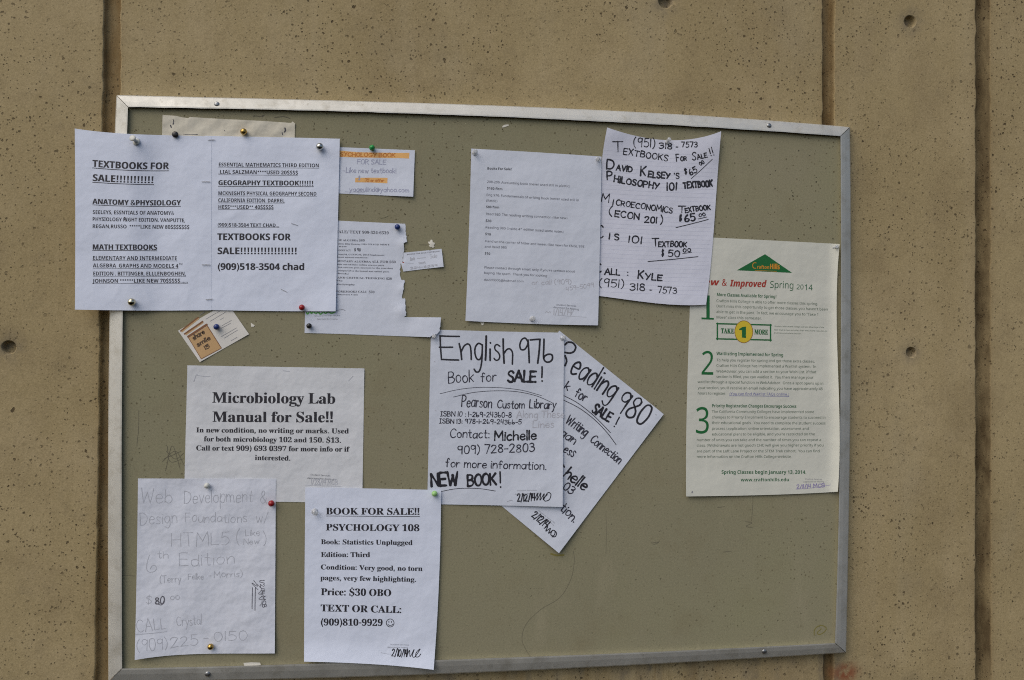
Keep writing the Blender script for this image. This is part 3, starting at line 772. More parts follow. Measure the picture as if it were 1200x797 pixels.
for t, x0, y0, x1, y1, c in (('COLLEGE ALGEBRA', 180, 149, 382, 153, 12), ('(PSYCHOLOGY ACT', 190, 214, 335, 217, 11), ('& ELEMENTARY ALGEBRA', 170, 284, 465, 290, 12), ('MATH AND CRITICAL THINKING', 170, 390, 555, 398, 12), ('HELP WORKBOOKS CALC', 170, 481, 440, 484, 13)):
    d.T(k, t, 'serifb', x0, y0, x1, y1, c)
k.done('heading', M['ink_soft'])
k = Ink(s)
for t, x0, y0, x1, y1 in (('$40', 386, 153, 425, 154), ('ALL FOR $60', 470, 290, 625, 293), ('$20', 562, 400, 600, 401), ('$20', 450, 485, 488, 487)):
    d.T(k, t, 'serifb', x0, y0, x1, y1, 15)
d.H(k, '$ 40', 356, 216, 400, 217, 18, 3.5)
k.done('price', M['ink_soft'])
k = Ink(s)
for t, x0, y0, x1, y1 in (('Lial, CUSTOM, 10th Hornsby, ISBN 978 0 321 04030 8', 180, 172, 583, 179), ('like new', 200, 188, 310, 191), ('Dennis Coon/M, CUSTOM, 2013 Sophomore', 180, 240, 553, 246), ('(used) almost unused condition', 180, 257, 443, 262),
                          ('(used) with out-of-date online access pack', 180, 303, 550, 312), ('edition, 8th edition plus answers to the exercises', 180, 323, 608, 331), ('like new compared to the bound and online pack', 180, 343, 582, 353), ('(workbook)', 180, 360, 322, 366),
                          ('like', 240, 408, 282, 411), ('new Philosophy', 200, 433, 362, 436), ('new Business Calc', 200, 498, 382, 501), ('a', 240, 519, 250, 519)):
    d.T(k, t, 'serifb', x0, y0, x1, y1, 9)
k.done('body_text', M['ink_soft'])
k = Ink(s)
d.T(k, 'Student Services', 'sans', 100, 637, 268, 633, 7); d.T(k, 'Approved for Posting', 'sans', 118, 657, 250, 657, 8); d.S(k, [(240, 600), (280, 592), (300, 598)], 3)
k.done('stamp', M['ink_gray'])
k = Ink(s); d.S(k, [(50, 612), (58, 622), (70, 606), (84, 618), (92, 606), (112, 618), (124, 608), (140, 622), (160, 608), (172, 617), (190, 607), (212, 616), (236, 606)], 9); k.done('green_writing', M['green_pen'])

# --- loose tab pinned beside it
d = Detail(460, 260, 11.39)
s = Sheet(1.0, bumps=[(518, 293, 12, 1.5), (519, 312, 12, 2.6), (473, 310, 6, .8)])
pts, f = s.poly([d.p(*q) for q in [(148, 412), (400, 388), (655, 360), (668, 470), (682, 600), (400, 632), (145, 664), (128, 610), (112, 545), (140, 538)]], 2.5)
o = s.build('paper_strip', pts, f, M['paper_white'])
tag(o, 'small torn white strip of paper sticking out right of the tear-off flyer', 'paper strip')
k = Ink(s); d.T(k, 'BOOKS FOR SALE TEXTBOOK', 'sansb', 190, 445, 630, 400, 16); k.done('heading', M['ink_gray'])
k = Ink(s); d.H(k, 'Book', 235, 515, 300, 508, 40, 7); d.H(k, 'Sale', 500, 488, 600, 470, 50, 6); d.H(k, 'text', 345, 565, 440, 555, 32, 6); d.H(k, '324-6539', 235, 635, 600, 590, 26, 7); d.S(k, [(140, 545), (280, 555)], 4); d.S(k, [(330, 490), (440, 475)], 6)
k.done('handwriting', M['pencil'])
k = Ink(s); d.S(k, [(136, 540), (142, 542), (148, 540)], 12); k.done('red_spot', M['red'])

# --- business card with printed sepia boxes
d = Detail(190, 355, 9.967)
s = Sheet(.7, bumps=[(291, 391, 14, 1.2), (234, 424, 12, 1.0)])
pts, f = s.grid([d.p(185, 325), d.p(760, 0)], [d.p(760, 0), d.p(1015, 365)], [d.p(440, 692), d.p(1015, 365)], [d.p(185, 325), d.p(440, 692)], 2.5)
o = s.build('business_card', pts, f, M['paper_card'])
tag(o, 'small tilted card with brown printed boxes and a blue pin below the wide textbook flyer', 'business card')
k = Ink(s)
for q in ([(212, 325), (420, 162), (436, 186), (232, 345)], [(262, 356), (470, 208), (486, 232), (280, 380)]): d.Q(k, *q)
d.Q(k, (310, 408), (528, 268), (690, 530), (455, 655))
k.done('printed_box', M['tan'])
k = Ink(s, .16)
d.S(k, [(216, 328), (420, 170)], 16, False); d.S(k, [(262, 362), (472, 218)], 18, False); d.S(k, [(304, 394), (520, 254)], 26, False); d.S(k, [(455, 655), (690, 530)], 7, False); d.S(k, [(524, 262), (692, 528)], 9, False); d.S(k, [(302, 400), (455, 652)], 7, False)
k.done('box_border', M['tan_dark'])
k = Ink(s, .2)
d.H(k, 'share', 368, 440, 505, 350, 52, 13); d.H(k, 'smile', 415, 515, 570, 420, 48, 13); d.H(k, '15', 505, 550, 560, 515, 42, 13)
k.done('lettering', M['tan_ink'])
k = Ink(s)
for a, b in (((510, 190), (630, 118)), ((560, 215), (745, 105)), ((680, 195), (722, 172)), ((700, 265), (808, 205)), ((690, 295), (800, 238)), ((690, 395), (872, 290)), ((725, 412), (880, 318)), ((805, 442), (875, 402)), ((440, 140), (495, 105)), ((640, 115), (700, 80))):
    d.S(k, [a, b], 5, False)
k.done('small_print', M['ink_gray'])

# --- ivory college poster
a, b, c = Detail(800, 275, 5.905), Detail(800, 400, 6), Detail(800, 490, 6)
s = Sheet(1.1, bumps=[(983, 287, 10, .6), (803, 582, 48, 2.6)], edges=[(984, 287, 984, 577, 12, 2.2), (984, 440, 983, 577, 16, 6.4)], fn=lambda x, y: 1.4 * math.exp(-((y - 470) / 40) ** 2) * smooth01((x - 930) / 55.) + 2.2 * smooth01((y - 545) / 40.))
pts, f = s.grid([(811, 277.3), (895, 281.4), (984, 286)], [(984, 286), (982, 400), (981.6, 450), (984, 480), (985, 540), (981.8, 576.3)], [(804.0, 581.8), (870, 580.8), (930, 579), (981.8, 576.3)], [(811, 277.3), (807, 400), (804.3, 500), (804.0, 581.8)])
o = s.build('poster', pts, f, M['paper_poster'])
tag(o, 'ivory college poster with green triangle logo and large green numerals 1 2 3', 'poster')
k = Ink(s); k.poly([a.p(570, 135), a.p(758, 265), a.p(375, 247)]); lg = k.done('logo', M['green'])
k = Ink(s, .17); a.T(k, 'C', 'sans', 478, 234, 512, 235, 42); a.T(k, 'rafton', 'sansb', 514, 235, 600, 238, 24); a.T(k, 'Hills', 'sansb', 602, 238, 672, 240, 36); a.S(k, [(500, 247), (650, 254)], 2.5, False); k.done('logo_lettering', M['orange'], lg)
k = Ink(s); a.T(k, 'New', 'sansbi', 92, 348, 250, 352, 46); a.T(k, '&', 'sansbi', 270, 354, 306, 355, 46); a.T(k, 'Improved', 'sansbi', 328, 358, 578, 364, 46); k.done('heading', M['red'])
k = Ink(s); a.T(k, 'Spring', 'sans', 602, 368, 770, 374, 47); a.T(k, '20', 'sans', 786, 378, 838, 379, 33); a.T(k, '14', 'sans', 840, 384, 900, 386, 40); k.done('heading', M['ink_green'])
k = Ink(s)
a.Q(k, (164, 420), (187, 421), (187, 578), (164, 577)); a.Q(k, (130, 573), (216, 577), (216, 589), (130, 586)); k.poly([a.p(164, 424), a.p(164, 445), a.p(135, 466), a.p(132, 450)])
b.T(k, '2', 'sans', 124, 234, 224, 236, 166); b.T(k, '3', 'sans', 84, 647, 194, 648, 184)
k.done('numeral', M['green'])
k = Ink(s)
a.T(k, 'More Classes Available for Spring!', 'sansb', 235, 425, 650, 440, 22); b.T(k, 'Waitlisting Implemented for Spring', 'sansb', 237, 96, 708, 107, 22); b.T(k, 'Priority Registration Changes Encourage Success', 'sansb', 205, 464, 800, 468, 22)
c.T(k, 'Spring Classes begin January 13, 2014.', 'sansb', 272, 392, 870, 392, 25); c.T(k, 'www.craftonhills.edu', 'sansb', 408, 445, 750, 444, 23)
k.done('heading', M['ink_green'])
k = Ink(s)
for t, *q in (('Crafton Hills College is able to offer more classes this spring.', 232, 466, 937, 488), ('Don\'t miss this opportunity to get those classes you haven\'t been', 232, 503, 1005, 526), ('able to get in the past.  In fact, we encourage you to "Take 1', 232, 542, 942, 562), ('More" class this semester.', 232, 580, 548, 588)):
    a.T(k, t, 'sans', *q, 18)
for t, *q in (('To help you register for spring and get those extra classes,', 238, 140, 930, 150), ('Crafton Hills College has implemented a Waitlist system.  In', 236, 179, 940, 187), ('WebAdvisor, you can add a section to your Wish List. If that', 236, 219, 940, 225), ('section is filled, you can waitlist it.  You then manage your', 236, 257, 920, 263),
              ('waitlist through a special function in WebAdvisor.  Once a spot opens up in', 105, 293, 990, 305), ("your section, you'll receive an email indicating you have approximately 48", 105, 335, 985, 343), ('hours to register.', 105, 373, 305, 376),
              ('The California Community Colleges have implemented some', 205, 503, 925, 505), ('changes to Priority Enrollment to encourage students to succeed in', 205, 542, 1005, 545), ('their educational goals.  You need to complete the student success', 205, 581, 1005, 585)):
    b.T(k, t, 'sans', *q, 18)
for t, *q in (('process (application, online orientation, assessment and', 205, 82, 888, 83), ("educational plan) to be eligible, and you're restricted on the", 205, 122, 930, 121), ('number of units you can take and the number of times you can repeat a', 98, 162, 975, 161), ('class. (Withdrawals are not good!) CHC will give you higher priority if you', 98, 201, 992, 199), ('are part of the Left Lane Project or the STEM Trek cohort.  You can find', 98, 241, 965, 240), ('more information on the Crafton Hills College website.', 98, 280, 768, 279)):
    c.T(k, t, 'sans', *q, 18)
k.done('body_text', M['ink_text'])
k = Ink(s); b.T(k, '(You can find Waitlist FAQs online.)', 'sans', 328, 378, 748, 382, 19, (5, 5), 0, 3); k.done('link_text', M['link'])
k = Ink(s)
for p_, q_ in (((235, 616), (613, 626)), ((608, 622), (608, 736)), ((613, 730), (235, 721)), ((240, 726), (240, 612))): a.S(k, [p_, q_], 10, False)
tk = k.done('ticket', M['green'])
k = Ink(s, .16); el = [a.p(423 + 62 * math.cos(t * math.pi / 20), 672 + 76 * math.sin(t * math.pi / 20)) for t in range(40)]; k.poly(el); k.done('ticket_seal', M['yellow'], tk)
k = Ink(s, .21); k.stroke(el + el[:1], .75); k.done('seal_outline', M['brown_line'], tk)
k = Ink(s, .23); a.Q(k, (410, 640), (438, 636), (438, 716), (410, 712)); k.poly([a.p(410, 642), a.p(410, 662), a.p(390, 660), a.p(392, 652)])
a.T(k, 'TAKE', 'serifb', 264, 682, 356, 685, 36); a.T(k, 'MORE', 'serifb', 496, 690, 590, 692, 36); k.done('ticket_lettering', M['green'], tk)
k = Ink(s)
for t, *q in (('Students who attend college and take advantage of the', 635, 638, 978, 646), ('fact that a class smaller than they hold requires to', 633, 663, 1000, 672), ('and they complete sooner!', 630, 684, 820, 690)): a.T(k, t, 'sans', *q, 9)
k.done('small_print', M['ink_text'])
k = Ink(s); c.T(k, 'Student Services', 'sans', 860, 433, 980, 435, 9); c.T(k, 'Approved for Posting', 'sans', 848, 453, 995, 451, 11); c.S(k, [(68, 517), (66, 525)], 9); k.done('stamp', M['ink_gray'])
k = Ink(s); c.H(k, '2/11/14 MCB', 800, 495, 1000, 486, 26, 4.5); c.S(k, [(795, 500), (900, 492), (1040, 470)], 2.5); k.done('signature', M['pen_purple'])

# --- ruled sheet with block handwriting
a, b = Detail(690, 145, 6.929), Detail(690, 250, 6.929)
s = Sheet(2.4, bumps=[(712, 150, 26, 5.5), (845, 154, 34, 8.5), (782, 165, 9, -1.0), (806, 358, 30, 1.5)], edges=[(827, 357, 702, 347, 40, 2.0)], fn=lambda x, y: -.8 * smooth01((740 - x) / 40.) * smooth01((y - 200) / 40.))
pts, f = s.grid([(711.6, 149.4), (742, 157.2), (767, 163.0), (783, 165.0), (800, 163.8), (822, 159.3), (845.2, 153.8)], [(845.2, 153.8), (840.8, 207), (836.4, 270), (827.4, 357)], [(699, 346.5), (747.7, 353), (782.4, 356.7), (827.4, 357)], [(711.6, 149.4), (706, 183), (702, 260), (699, 346.5)])
o = s.build('handwritten_note', pts, f, M['paper_lined'])
tag(o, 'ruled notebook sheet with black block handwriting and curling top corners', 'note')
k = Ink(s, .05)
for i in range(34):
    y0 = 176 + i * 5.02; y1 = 182.5 + i * 4.95; t = (y0 - 150) / 200.
    xl = 707.8 - 8 * t + 1.2; xr = 843 - 15.5 * (y1 - 160) / 197. - .8
    if y1 < 353: k.stroke([(xl, y0), (xl * .6 + xr * .4, y0 * .6 + y1 * .4 + .6), (xr, y1)], .42)
k.done('ruled_lines', M['rule'])
k = Ink(s)
for D_, t, x0, y0, x1, y1, cap, w in (
    (a, '(951)', 360, 185, 540, 192, 68, 8), (a, '318', 566, 200, 680, 205, 46, 9), (a, '-', 705, 200, 728, 200, 24, 8), (a, '7573', 750, 190, 885, 190, 42, 8),
    (a, 'T', 192, 228, 280, 228, 82, 9), (a, 'EXTBOOKS', 276, 246, 642, 306, 48, 9), (a, 'F', 708, 306, 740, 304, 54, 9), (a, 'OR', 742, 302, 798, 298, 32, 9), (a, 'S', 836, 296, 874, 294, 58, 9), (a, 'ALE', 880, 290, 968, 270, 36, 9), (a, '!!', 988, 262, 1020, 252, 66, 8),
    (a, 'D', 140, 368, 208, 372, 82, 12), (a, 'AVID', 216, 374, 355, 395, 46, 11), (a, 'K', 414, 418, 468, 420, 70, 13), (a, 'ELSEY', 476, 432, 660, 448, 46, 12), (a, "'", 690, 440, 700, 440, 40, 10), (a, 'S', 704, 448, 738, 448, 46, 10),
    (a, '$', 776, 408, 802, 404, 44, 10), (a, '65', 822, 422, 888, 388, 48, 10), (a, '00', 902, 342, 944, 318, 26, 9),
    (a, 'P', 142, 456, 192, 458, 66, 12), (a, 'HILOSOPHY', 198, 470, 570, 535, 48, 12), (a, '101', 630, 540, 716, 540, 58, 12), (a, 'TEXTBOOK', 764, 525, 1010, 508, 46, 13),
    (a, 'M', 98, 632, 165, 642, 66, 8), (a, 'I', 190, 652, 202, 654, 42, 9), (a, 'CROECONOMICS', 216, 660, 680, 728, 44, 9), (a, 'T', 722, 722, 790, 722, 54, 9), (a, 'EXTBOOK', 780, 722, 992, 696, 38, 10),
    (a, '(', 160, 740, 192, 742, 68, 10), (a, 'ECON', 205, 752, 410, 782, 50, 11), (b, '201', 448, 74, 556, 78, 50, 11), (b, ')', 578, 82, 604, 82, 56, 10),
    (b, 'I', 734, 62, 756, 62, 46, 10), (b, '$', 738, 62, 758, 62, 46, 8), (b, '65', 776, 70, 872, 54, 54, 13), (b, '00', 892, 28, 952, 20, 24, 8),
    (b, 'C', 72, 202, 122, 203, 98, 11), (b, 'I', 160, 206, 176, 208, 50, 11), (b, 'S', 204, 215, 248, 216, 46, 11), (b, '101', 318, 236, 432, 250, 56, 11), (b, 'T', 512, 268, 575, 268, 64, 10), (b, 'EXTBOOK', 562, 270, 798, 274, 42, 10),
    (b, '$', 588, 344, 612, 344, 48, 11), (b, '50', 640, 352, 742, 352, 50, 10), (b, '00', 764, 318, 832, 310, 26, 8),
    (b, 'C', 66, 476, 104, 476, 70, 12), (b, 'ALL', 124, 494, 255, 502, 48, 11), (b, ':', 308, 506, 320, 506, 52, 9), (b, 'K', 394, 530, 446, 532, 66, 12), (b, 'YLE', 452, 534, 600, 546, 46, 12),
    (b, '(951)', 80, 592, 285, 604, 62, 8), (b, '318', 330, 622, 458, 628, 52, 9), (b, '-', 492, 640, 516, 640, 40, 9), (b, '7573', 556, 646, 716, 652, 50, 8)):
    D_.H(k, t, x0, y0, x1, y1, cap, w, slant=.0, jit=.9, gap=.2)
a.S(k, [(832, 446), (915, 372), (1002, 290)], 6); b.S(k, [(888, 46), (958, 30)], 6); b.S(k, [(708, 116), (840, 84), (970, 50)], 7); b.S(k, [(480, 392), (680, 374), (886, 352)], 7); b.S(k, [(762, 328), (836, 316)], 5)
k.done('handwriting', M['marker'])

# --- plain typed list of books
a, b = Detail(540, 170, 6.641), Detail(540, 280, 7.059)
s = Sheet(4.2, bumps=[(556, 179, 7, -.5), (701, 187, 7, -.5), (624, 374, 10, -1.0), (701, 381, 40, 4.0), (545, 376, 36, 3.0)], fn=lambda x, y: .5 * math.sin((y - 180) * .02) - 2.6 * smooth01((640 - x) / 70.))
pts, f = s.grid([(552.2, 174.2), (630, 178.6), (704.9, 183.6)], [(704.9, 183.6), (703.2, 280), (700.8, 381.3)], [(545.4, 376.0), (620, 379.4), (700.8, 381.3)], [(552.2, 174.2), (549.6, 270), (545.4, 376.0)])
o = s.build('typed_notice', pts, f, M['paper_cool'])
tag(o, 'white sheet with a small typed list of books left of the ruled note', 'notice')
k = Ink(s)
for D_, t, *q in ((a, 'Books For Sale!', 205, 191, 398, 197, 19), (a, '$160 firm', 202, 345, 325, 352, 18), (a, '$80 firm', 196, 490, 300, 494, 18), (a, '$30', 192, 597, 238, 600, 18), (a, '$10', 188, 700, 234, 705, 18), (b, '$10', 196, 128, 243, 132, 19)):
    D_.T(k, t, 'sansb', *q)
k.done('price', M['ink'])
k = Ink(s)
for D_, t, *q in ((a, '208-209: Accounting book (never used still in plastic)', 203, 294, 850, 329), (a, 'Eng 976: Fundamentals of writing book (never used still in', 198, 396, 920, 438), (a, 'plastic)', 196, 438, 285, 445), (a, 'Read 980: The reading writing connection (like new)', 193, 544, 830, 578), (a, 'Reading 980: Inside 4', 190, 648, 462, 664), (a, 'th', 464, 655, 476, 656), (a, 'edition (used some notes)', 486, 664, 800, 684),
                  (b, 'Hand on the corner of bitter and sweet (like new) for ENGL 976', 198, 26, 1022, 73), (b, 'and Read 980', 196, 72, 380, 80), (b, "Please contact through email, only if you're serious about", 192, 244, 945, 278), (b, 'buying. No spam.  Thank you for looking', 190, 288, 715, 314), (b, 'david0000@hotmail.com', 190, 346, 520, 360)):
    D_.T(k, t, 'sans', *q, 10 if t == 'th' else 18)
k.done('body_text', M['ink_soft'])
k = Ink(s); b.H(k, 'or call (909)', 585, 378, 915, 372, 38, 5); b.H(k, '459-5099', 868, 428, 1102, 398, 34, 5); k.done('handwriting', M['pencil_faint'])
k = Ink(s); b.T(k, 'Student Services', 'sans', 790, 550, 955, 562, 13); b.T(k, 'Approved for Posting', 'sans', 765, 570, 978, 590, 13); k.done('stamp', M['ink_soft'])
k = Ink(s); b.S(k, [(800, 632), (920, 640), (1040, 648)], 3); b.H(k, '1/14/14', 765, 628, 920, 628, 46, 6); b.S(k, [(700, 608), (712, 600), (722, 612), (736, 600), (742, 610)], 5); b.S(k, [(905, 640), (935, 585)], 6); k.done('signature', M['pencil'])

# --- tilted handwritten sheet, then the upright one over it
a, b = Detail(585, 385, 5.695), Detail(585, 510, 5.495)
s = Sheet(.9, bumps=[(777, 486, 34, 2.8), (655, 648, 40, 5.5)], edges=[(777.8, 485.4, 655, 648.3, 26, 1.0)])
TLr, TRr, BRr, BLr = (655.5, 387.5), (777.8, 485.4), (655.0, 648.3), (535, 549.5)
pts, f = s.grid([TLr, TRr], [TRr, BRr], [BLr, BRr], [TLr, BLr])
o = s.build('handwritten_flyer', pts, f, M['paper_cool'])
tag(o, 'steeply tilted white sheet hand lettered Reading 980 partly under the upright English sheet', 'flyer')
k = Ink(s)
a.S(k, [(440, 108), (458, 92), (490, 96), (510, 122), (500, 152), (472, 164), (440, 160)], 13); a.S(k, [(440, 182), (450, 215), (440, 248)], 13)
a.H(k, 'eading', 462, 288, 752, 478, 150, 12, jit=.35, slant=-.02)
a.H(k, '980', 762, 534, 962, 652, 150, 12, jit=.4, slant=.05)
a.H(k, 'SALE', 610, 552, 736, 624, 62, 13, jit=.6); k.line(); a.S(k, [(802, 592), (788, 618), (778, 640)], 9); a.S(k, [(767, 653), (769, 655)], 10)
b.H(k, 'helle', 412, 258, 548, 362, 72, 11, jit=.6); k.line(); b.S(k, [(410, 190), (420, 205)], 10)
k.done('large_handwriting', M['marker'])
k = Ink(s)
a.H(k, 'k', 430, 394, 462, 412, 56, 8); a.H(k, 'for', 497, 450, 574, 490, 62, 8)
a.S(k, [(425, 445), (520, 495), (620, 572), (690, 640), (742, 695)], 5); a.S(k, [(425, 475), (540, 535), (640, 612), (720, 695), (780, 775)], 5)
a.H(k, 'Writing', 437, 625, 575, 722, 62, 8, jit=.7); b.H(k, 'Connection', 580, 38, 772, 186, 56, 7.5, jit=.7)
a.H(k, 'gan', 400, 708, 500, 775, 58, 8); b.H(k, 'ess', 408, 102, 474, 146, 60, 7.5); b.H(k, '03', 404, 340, 462, 388, 52, 8.5); b.H(k, 'tion.', 384, 478, 482, 562, 60, 8)
k.done('handwriting', M['pen'])
k = Ink(s); b.T(k, 'Student Services', 'sans', 250, 487, 358, 570, 7); b.T(k, 'Approved for Posting', 'sans', 228, 490, 352, 584, 7); a.S(k, [(1045, 575), (1048, 577)], 5); k.done('stamp', M['ink_gray'])
k = Ink(s); b.H(k, '2/12/14', 204, 520, 300, 600, 46, 7.5); b.S(k, [(290, 600), (312, 588), (300, 618), (330, 600), (318, 632), (348, 612), (360, 625), (350, 648), (332, 640), (345, 612), (368, 628), (362, 652), (340, 655)], 6.5); k.done('signature', M['marker'])

a, b = Detail(495, 380, 7.059), Detail(495, 480, 6.641)
s = Sheet(2.6, creases=[(600, 592, 655, 560, 8, .8), (505, 470, 560, 450, 7, .5)], bumps=[(660, 594, 46, 5.0), (658, 396, 10, -.5), (508, 395, 20, -2.2), (517, 585, 26, -1.2)], edges=[(660, 391, 659, 594, 14, 1.0)])
pts, f = s.poly([(505.0, 386.2), (580, 388.4), (655.5, 389.9), (657.6, 391.8), (661.2, 396.0), (660.6, 440), (660.0, 500), (659.4, 594.2), (620, 593.2), (570, 592), (500.6, 590.8), (501.8, 540), (503.4, 460)], 3.2)
o = s.build('handwritten_flyer', pts, f, M['paper_cool'])
tag(o, 'upright white sheet hand lettered English 976 in black marker over the tilted sheet', 'flyer')
k = Ink(s)
for st in ([(143, 97), (305, 101)], [(146, 95), (150, 190), (158, 292)], [(158, 291), (300, 296)], [(140, 190), (250, 190)]): a.S(k, [st[0], *[((st[0][0] + st[-1][0]) / 2, (st[0][1] + st[-1][1]) / 2 + 1)] * (len(st) == 2), *st[1:]], 14)
a.S(k, [(304, 160), (318, 225), (325, 292)], 15); a.S(k, [(322, 225), (345, 180), (375, 163), (395, 180), (402, 230), (404, 292)], 14)
a.S(k, [(495, 172), (465, 158), (440, 185), (434, 235), (450, 285), (475, 290), (492, 250), (496, 180)], 14); a.S(k, [(496, 170), (494, 260), (486, 340), (470, 388), (445, 395), (428, 372)], 14)
a.S(k, [(528, 98), (526, 200), (522, 296)], 17); a.S(k, [(560, 205), (560, 300)], 15); a.S(k, [(562, 153), (563, 156)], 15)
a.S(k, [(640, 182), (618, 168), (600, 180), (602, 210), (628, 235), (640, 265), (630, 292), (608, 298), (592, 282)], 13)
a.S(k, [(668, 122), (670, 220), (676, 322)], 16); a.S(k, [(676, 240), (700, 208), (725, 205), (744, 232), (746, 280), (744, 330)], 14)
k.line(); a.S(k, [(872, 142), (850, 115), (822, 128), (806, 170), (815, 208), (845, 208), (868, 175), (874, 145)], 14); a.S(k, [(874, 130), (880, 225), (884, 318)], 15)
a.S(k, [(892, 130), (935, 126), (974, 124)], 15); a.S(k, [(972, 126), (966, 220), (954, 322)], 16)
a.S(k, [(1006, 124), (1004, 200), (1002, 272), (1018, 308), (1050, 312), (1074, 290), (1072, 255), (1042, 248), (1014, 262), (1003, 280)], 15)
a.H(k, 'SALE', 698, 474, 946, 474, 88, 19, jit=.5, gap=.13); k.line(); a.S(k, [(990, 352), (990, 400), (988, 440)], 14); a.S(k, [(990, 468), (991, 471)], 15)
b.H(k, 'Michelle', 556, 240, 890, 234, 72, 12, jit=.6)
b.H(k, 'NEW', 62, 600, 285, 582, 100, 19, jit=.6, gap=.12); b.H(k, 'BOOK', 345, 598, 582, 582, 88, 17, jit=.6, gap=.13); k.line(); b.S(k, [(604, 484), (606, 530), (606, 570)], 13); b.S(k, [(608, 602), (609, 604)], 14)
k.done('large_handwriting', M['marker'])
k = Ink(s)
a.H(k, 'Book', 212, 488, 428, 475, 94, 8.5, jit=.7); a.H(k, 'for', 480, 476, 612, 470, 78, 8.5, jit=.7)
a.S(k, [(145, 575), (300, 540), (460, 523), (640, 525), (820, 546), (985, 590)], 4.5); a.S(k, [(258, 602), (420, 565), (600, 551), (780, 558), (940, 592), (1072, 648)], 5)
a.H(k, 'Pearson', 320, 680, 575, 692, 88, 8.5, jit=.7); a.H(k, 'Custom', 615, 694, 846, 696, 66, 8.5, jit=.7); a.H(k, 'Library', 882, 692, 1106, 702, 70, 9, jit=.7)
b.H(k, 'ISBN 10 : 1-269-24360-8', 138, 50, 694, 62, 38, 6.5, jit=.7, style='m'); b.H(k, 'ISBN 13: 978-1-269-24366-5', 130, 106, 772, 114, 34, 6.5, jit=.7, style='m')
b.H(k, 'Contact:', 212, 218, 520, 222, 68, 8, jit=.7); b.H(k, '909) 728-2803', 272, 346, 876, 326, 62, 8.5, jit=.7); b.H(k, 'for more information.', 178, 446, 964, 468, 62, 8, jit=.7)
b.S(k, [(148, 637), (250, 618), (350, 612), (460, 617), (568, 634)], 5)
k.done('handwriting', M['pen'])
k = Ink(s); b.H(k, 'Along These', 730, 66, 1104, 62, 54, 6, jit=.7); b.H(k, 'Lines', 858, 138, 1026, 138, 52, 6, jit=.7); b.S(k, [(98, 8), (108, 10)], 6); a.S(k, [(98, 308), (104, 311)], 8); a.S(k, [(225, 312), (230, 314)], 6); k.done('pencil_writing', M['pencil_faint'])
k = Ink(s); b.T(k, 'Student Services', 'sans', 736, 636, 890, 631, 9); b.T(k, 'Approved for Posting', 'sans', 718, 664, 918, 655, 10); b.S(k, [(660, 715), (690, 708), (705, 712)], 3); k.done('stamp', M['ink_gray'])
k = Ink(s); b.H(k, '2/12/14', 735, 716, 880, 708, 56, 9, jit=.6); b.S(k, [(870, 705), (898, 650), (890, 706), (922, 648), (915, 705), (948, 655), (940, 702), (975, 648), (1000, 660), (988, 700), (955, 712), (945, 690), (972, 662)], 7); k.done('signature', M['marker'])

# --- microbiology sheet (landscape)
d = Detail(210, 425, 4.686)
s = Sheet(.8, creases=[(222, 470, 300, 482, 5, .7), (330, 433, 338, 470, 4, .5), (380, 500, 424, 540, 6, .8), (230, 560, 320, 540, 6, .7), (219, 508, 260, 520, 4, .5)], bumps=[(427, 432, 24, .8), (424, 589, 26, 2.2), (220, 429, 18, .8)], fn=lambda x, y: .3 * math.sin(x * .05 + y * .03))
pts, f = s.grid([(219.6, 428.2), (427.0, 431.8)], [(427.0, 431.8), (424.5, 589.3)], [(215.6, 586.8), (424.5, 589.3)], [(219.6, 428.2), (215.6, 586.8)])
o = s.build('printed_notice', pts, f, M['paper_gray'])
tag(o, 'greyish landscape sheet printed Microbiology Lab Manual for Sale at the left of the board', 'notice')
k = Ink(s); d.T(k, 'Microbiology Lab', 'serifb', 180, 220, 858, 226, 61); d.T(k, 'Manual for Sale!!', 'serifb', 182, 325, 848, 328, 60); k.done('heading', M['ink'])
k = Ink(s)
for t, *q in (('In new condition, no writing or marks. Used', 93, 383, 932, 389), ('for both microbiology 102 and 150. $13.', 135, 432, 890, 440), ('Call or text 909) 693 0397 for more info or if', 92, 482, 932, 489), ('interested.', 415, 535, 612, 538)): d.T(k, t, 'serifb', *q, 29)
k.done('body_text', M['ink'])
k = Ink(s); d.T(k, 'Student Services', 'sans', 720, 619, 830, 626, 8); d.T(k, 'Approved for Posting', 'sans', 703, 637, 850, 645, 8); k.done('stamp', M['ink_soft'])
k = Ink(s); d.H(k, '1/28/14 MCB', 725, 670, 870, 672, 30, 3.2); d.S(k, [(690, 672), (780, 676), (890, 680)], 2); d.S(k, [(80, 104), (92, 70), (100, 66)], 3.5); d.S(k, [(100, 70), (140, 76), (170, 76)], 3); d.S(k, [(930, 100), (955, 74)], 3); d.S(k, [(570, 44), (605, 48)], 3); k.done('pencil_writing', M['pencil'])

# --- pencil notice on thin paper
a, b = Detail(150, 555, 6.667), Detail(150, 655, 6.378)
s = Sheet(2.2, creases=[(162, 660, 322, 664, 4, .6), (240, 740, 200, 700, 5, .7), (270, 700, 320, 690, 6, .6), (250, 745, 300, 720, 4, .5), (165, 600, 210, 640, 6, .5)], bumps=[(243, 569, 9, -.6), (318, 589, 9, -.6), (247, 757, 9, -.8), (158, 773, 36, 5.0), (322, 766, 34, 2.8), (162, 561, 22, 1.2)], edges=[(160, 773, 162, 561, 14, .8)], fn=lambda x, y: .35 * math.sin(x * .06 + y * .04))
pts, f = s.grid([(161.7, 560.7), (240, 561), (323.3, 561.2)], [(323.3, 561.2), (322.0, 765.8)], [(157.8, 773.6), (189, 769.2), (228.4, 766.6), (322.0, 765.8)], [(161.7, 560.7), (160.5, 650), (157.8, 773.6)])
o = s.build('pencil_note', pts, f, M['paper_pencil'])
tag(o, 'white sheet with faint grey pencil handwriting in the lower left corner of the board', 'note')
k = Ink(s)
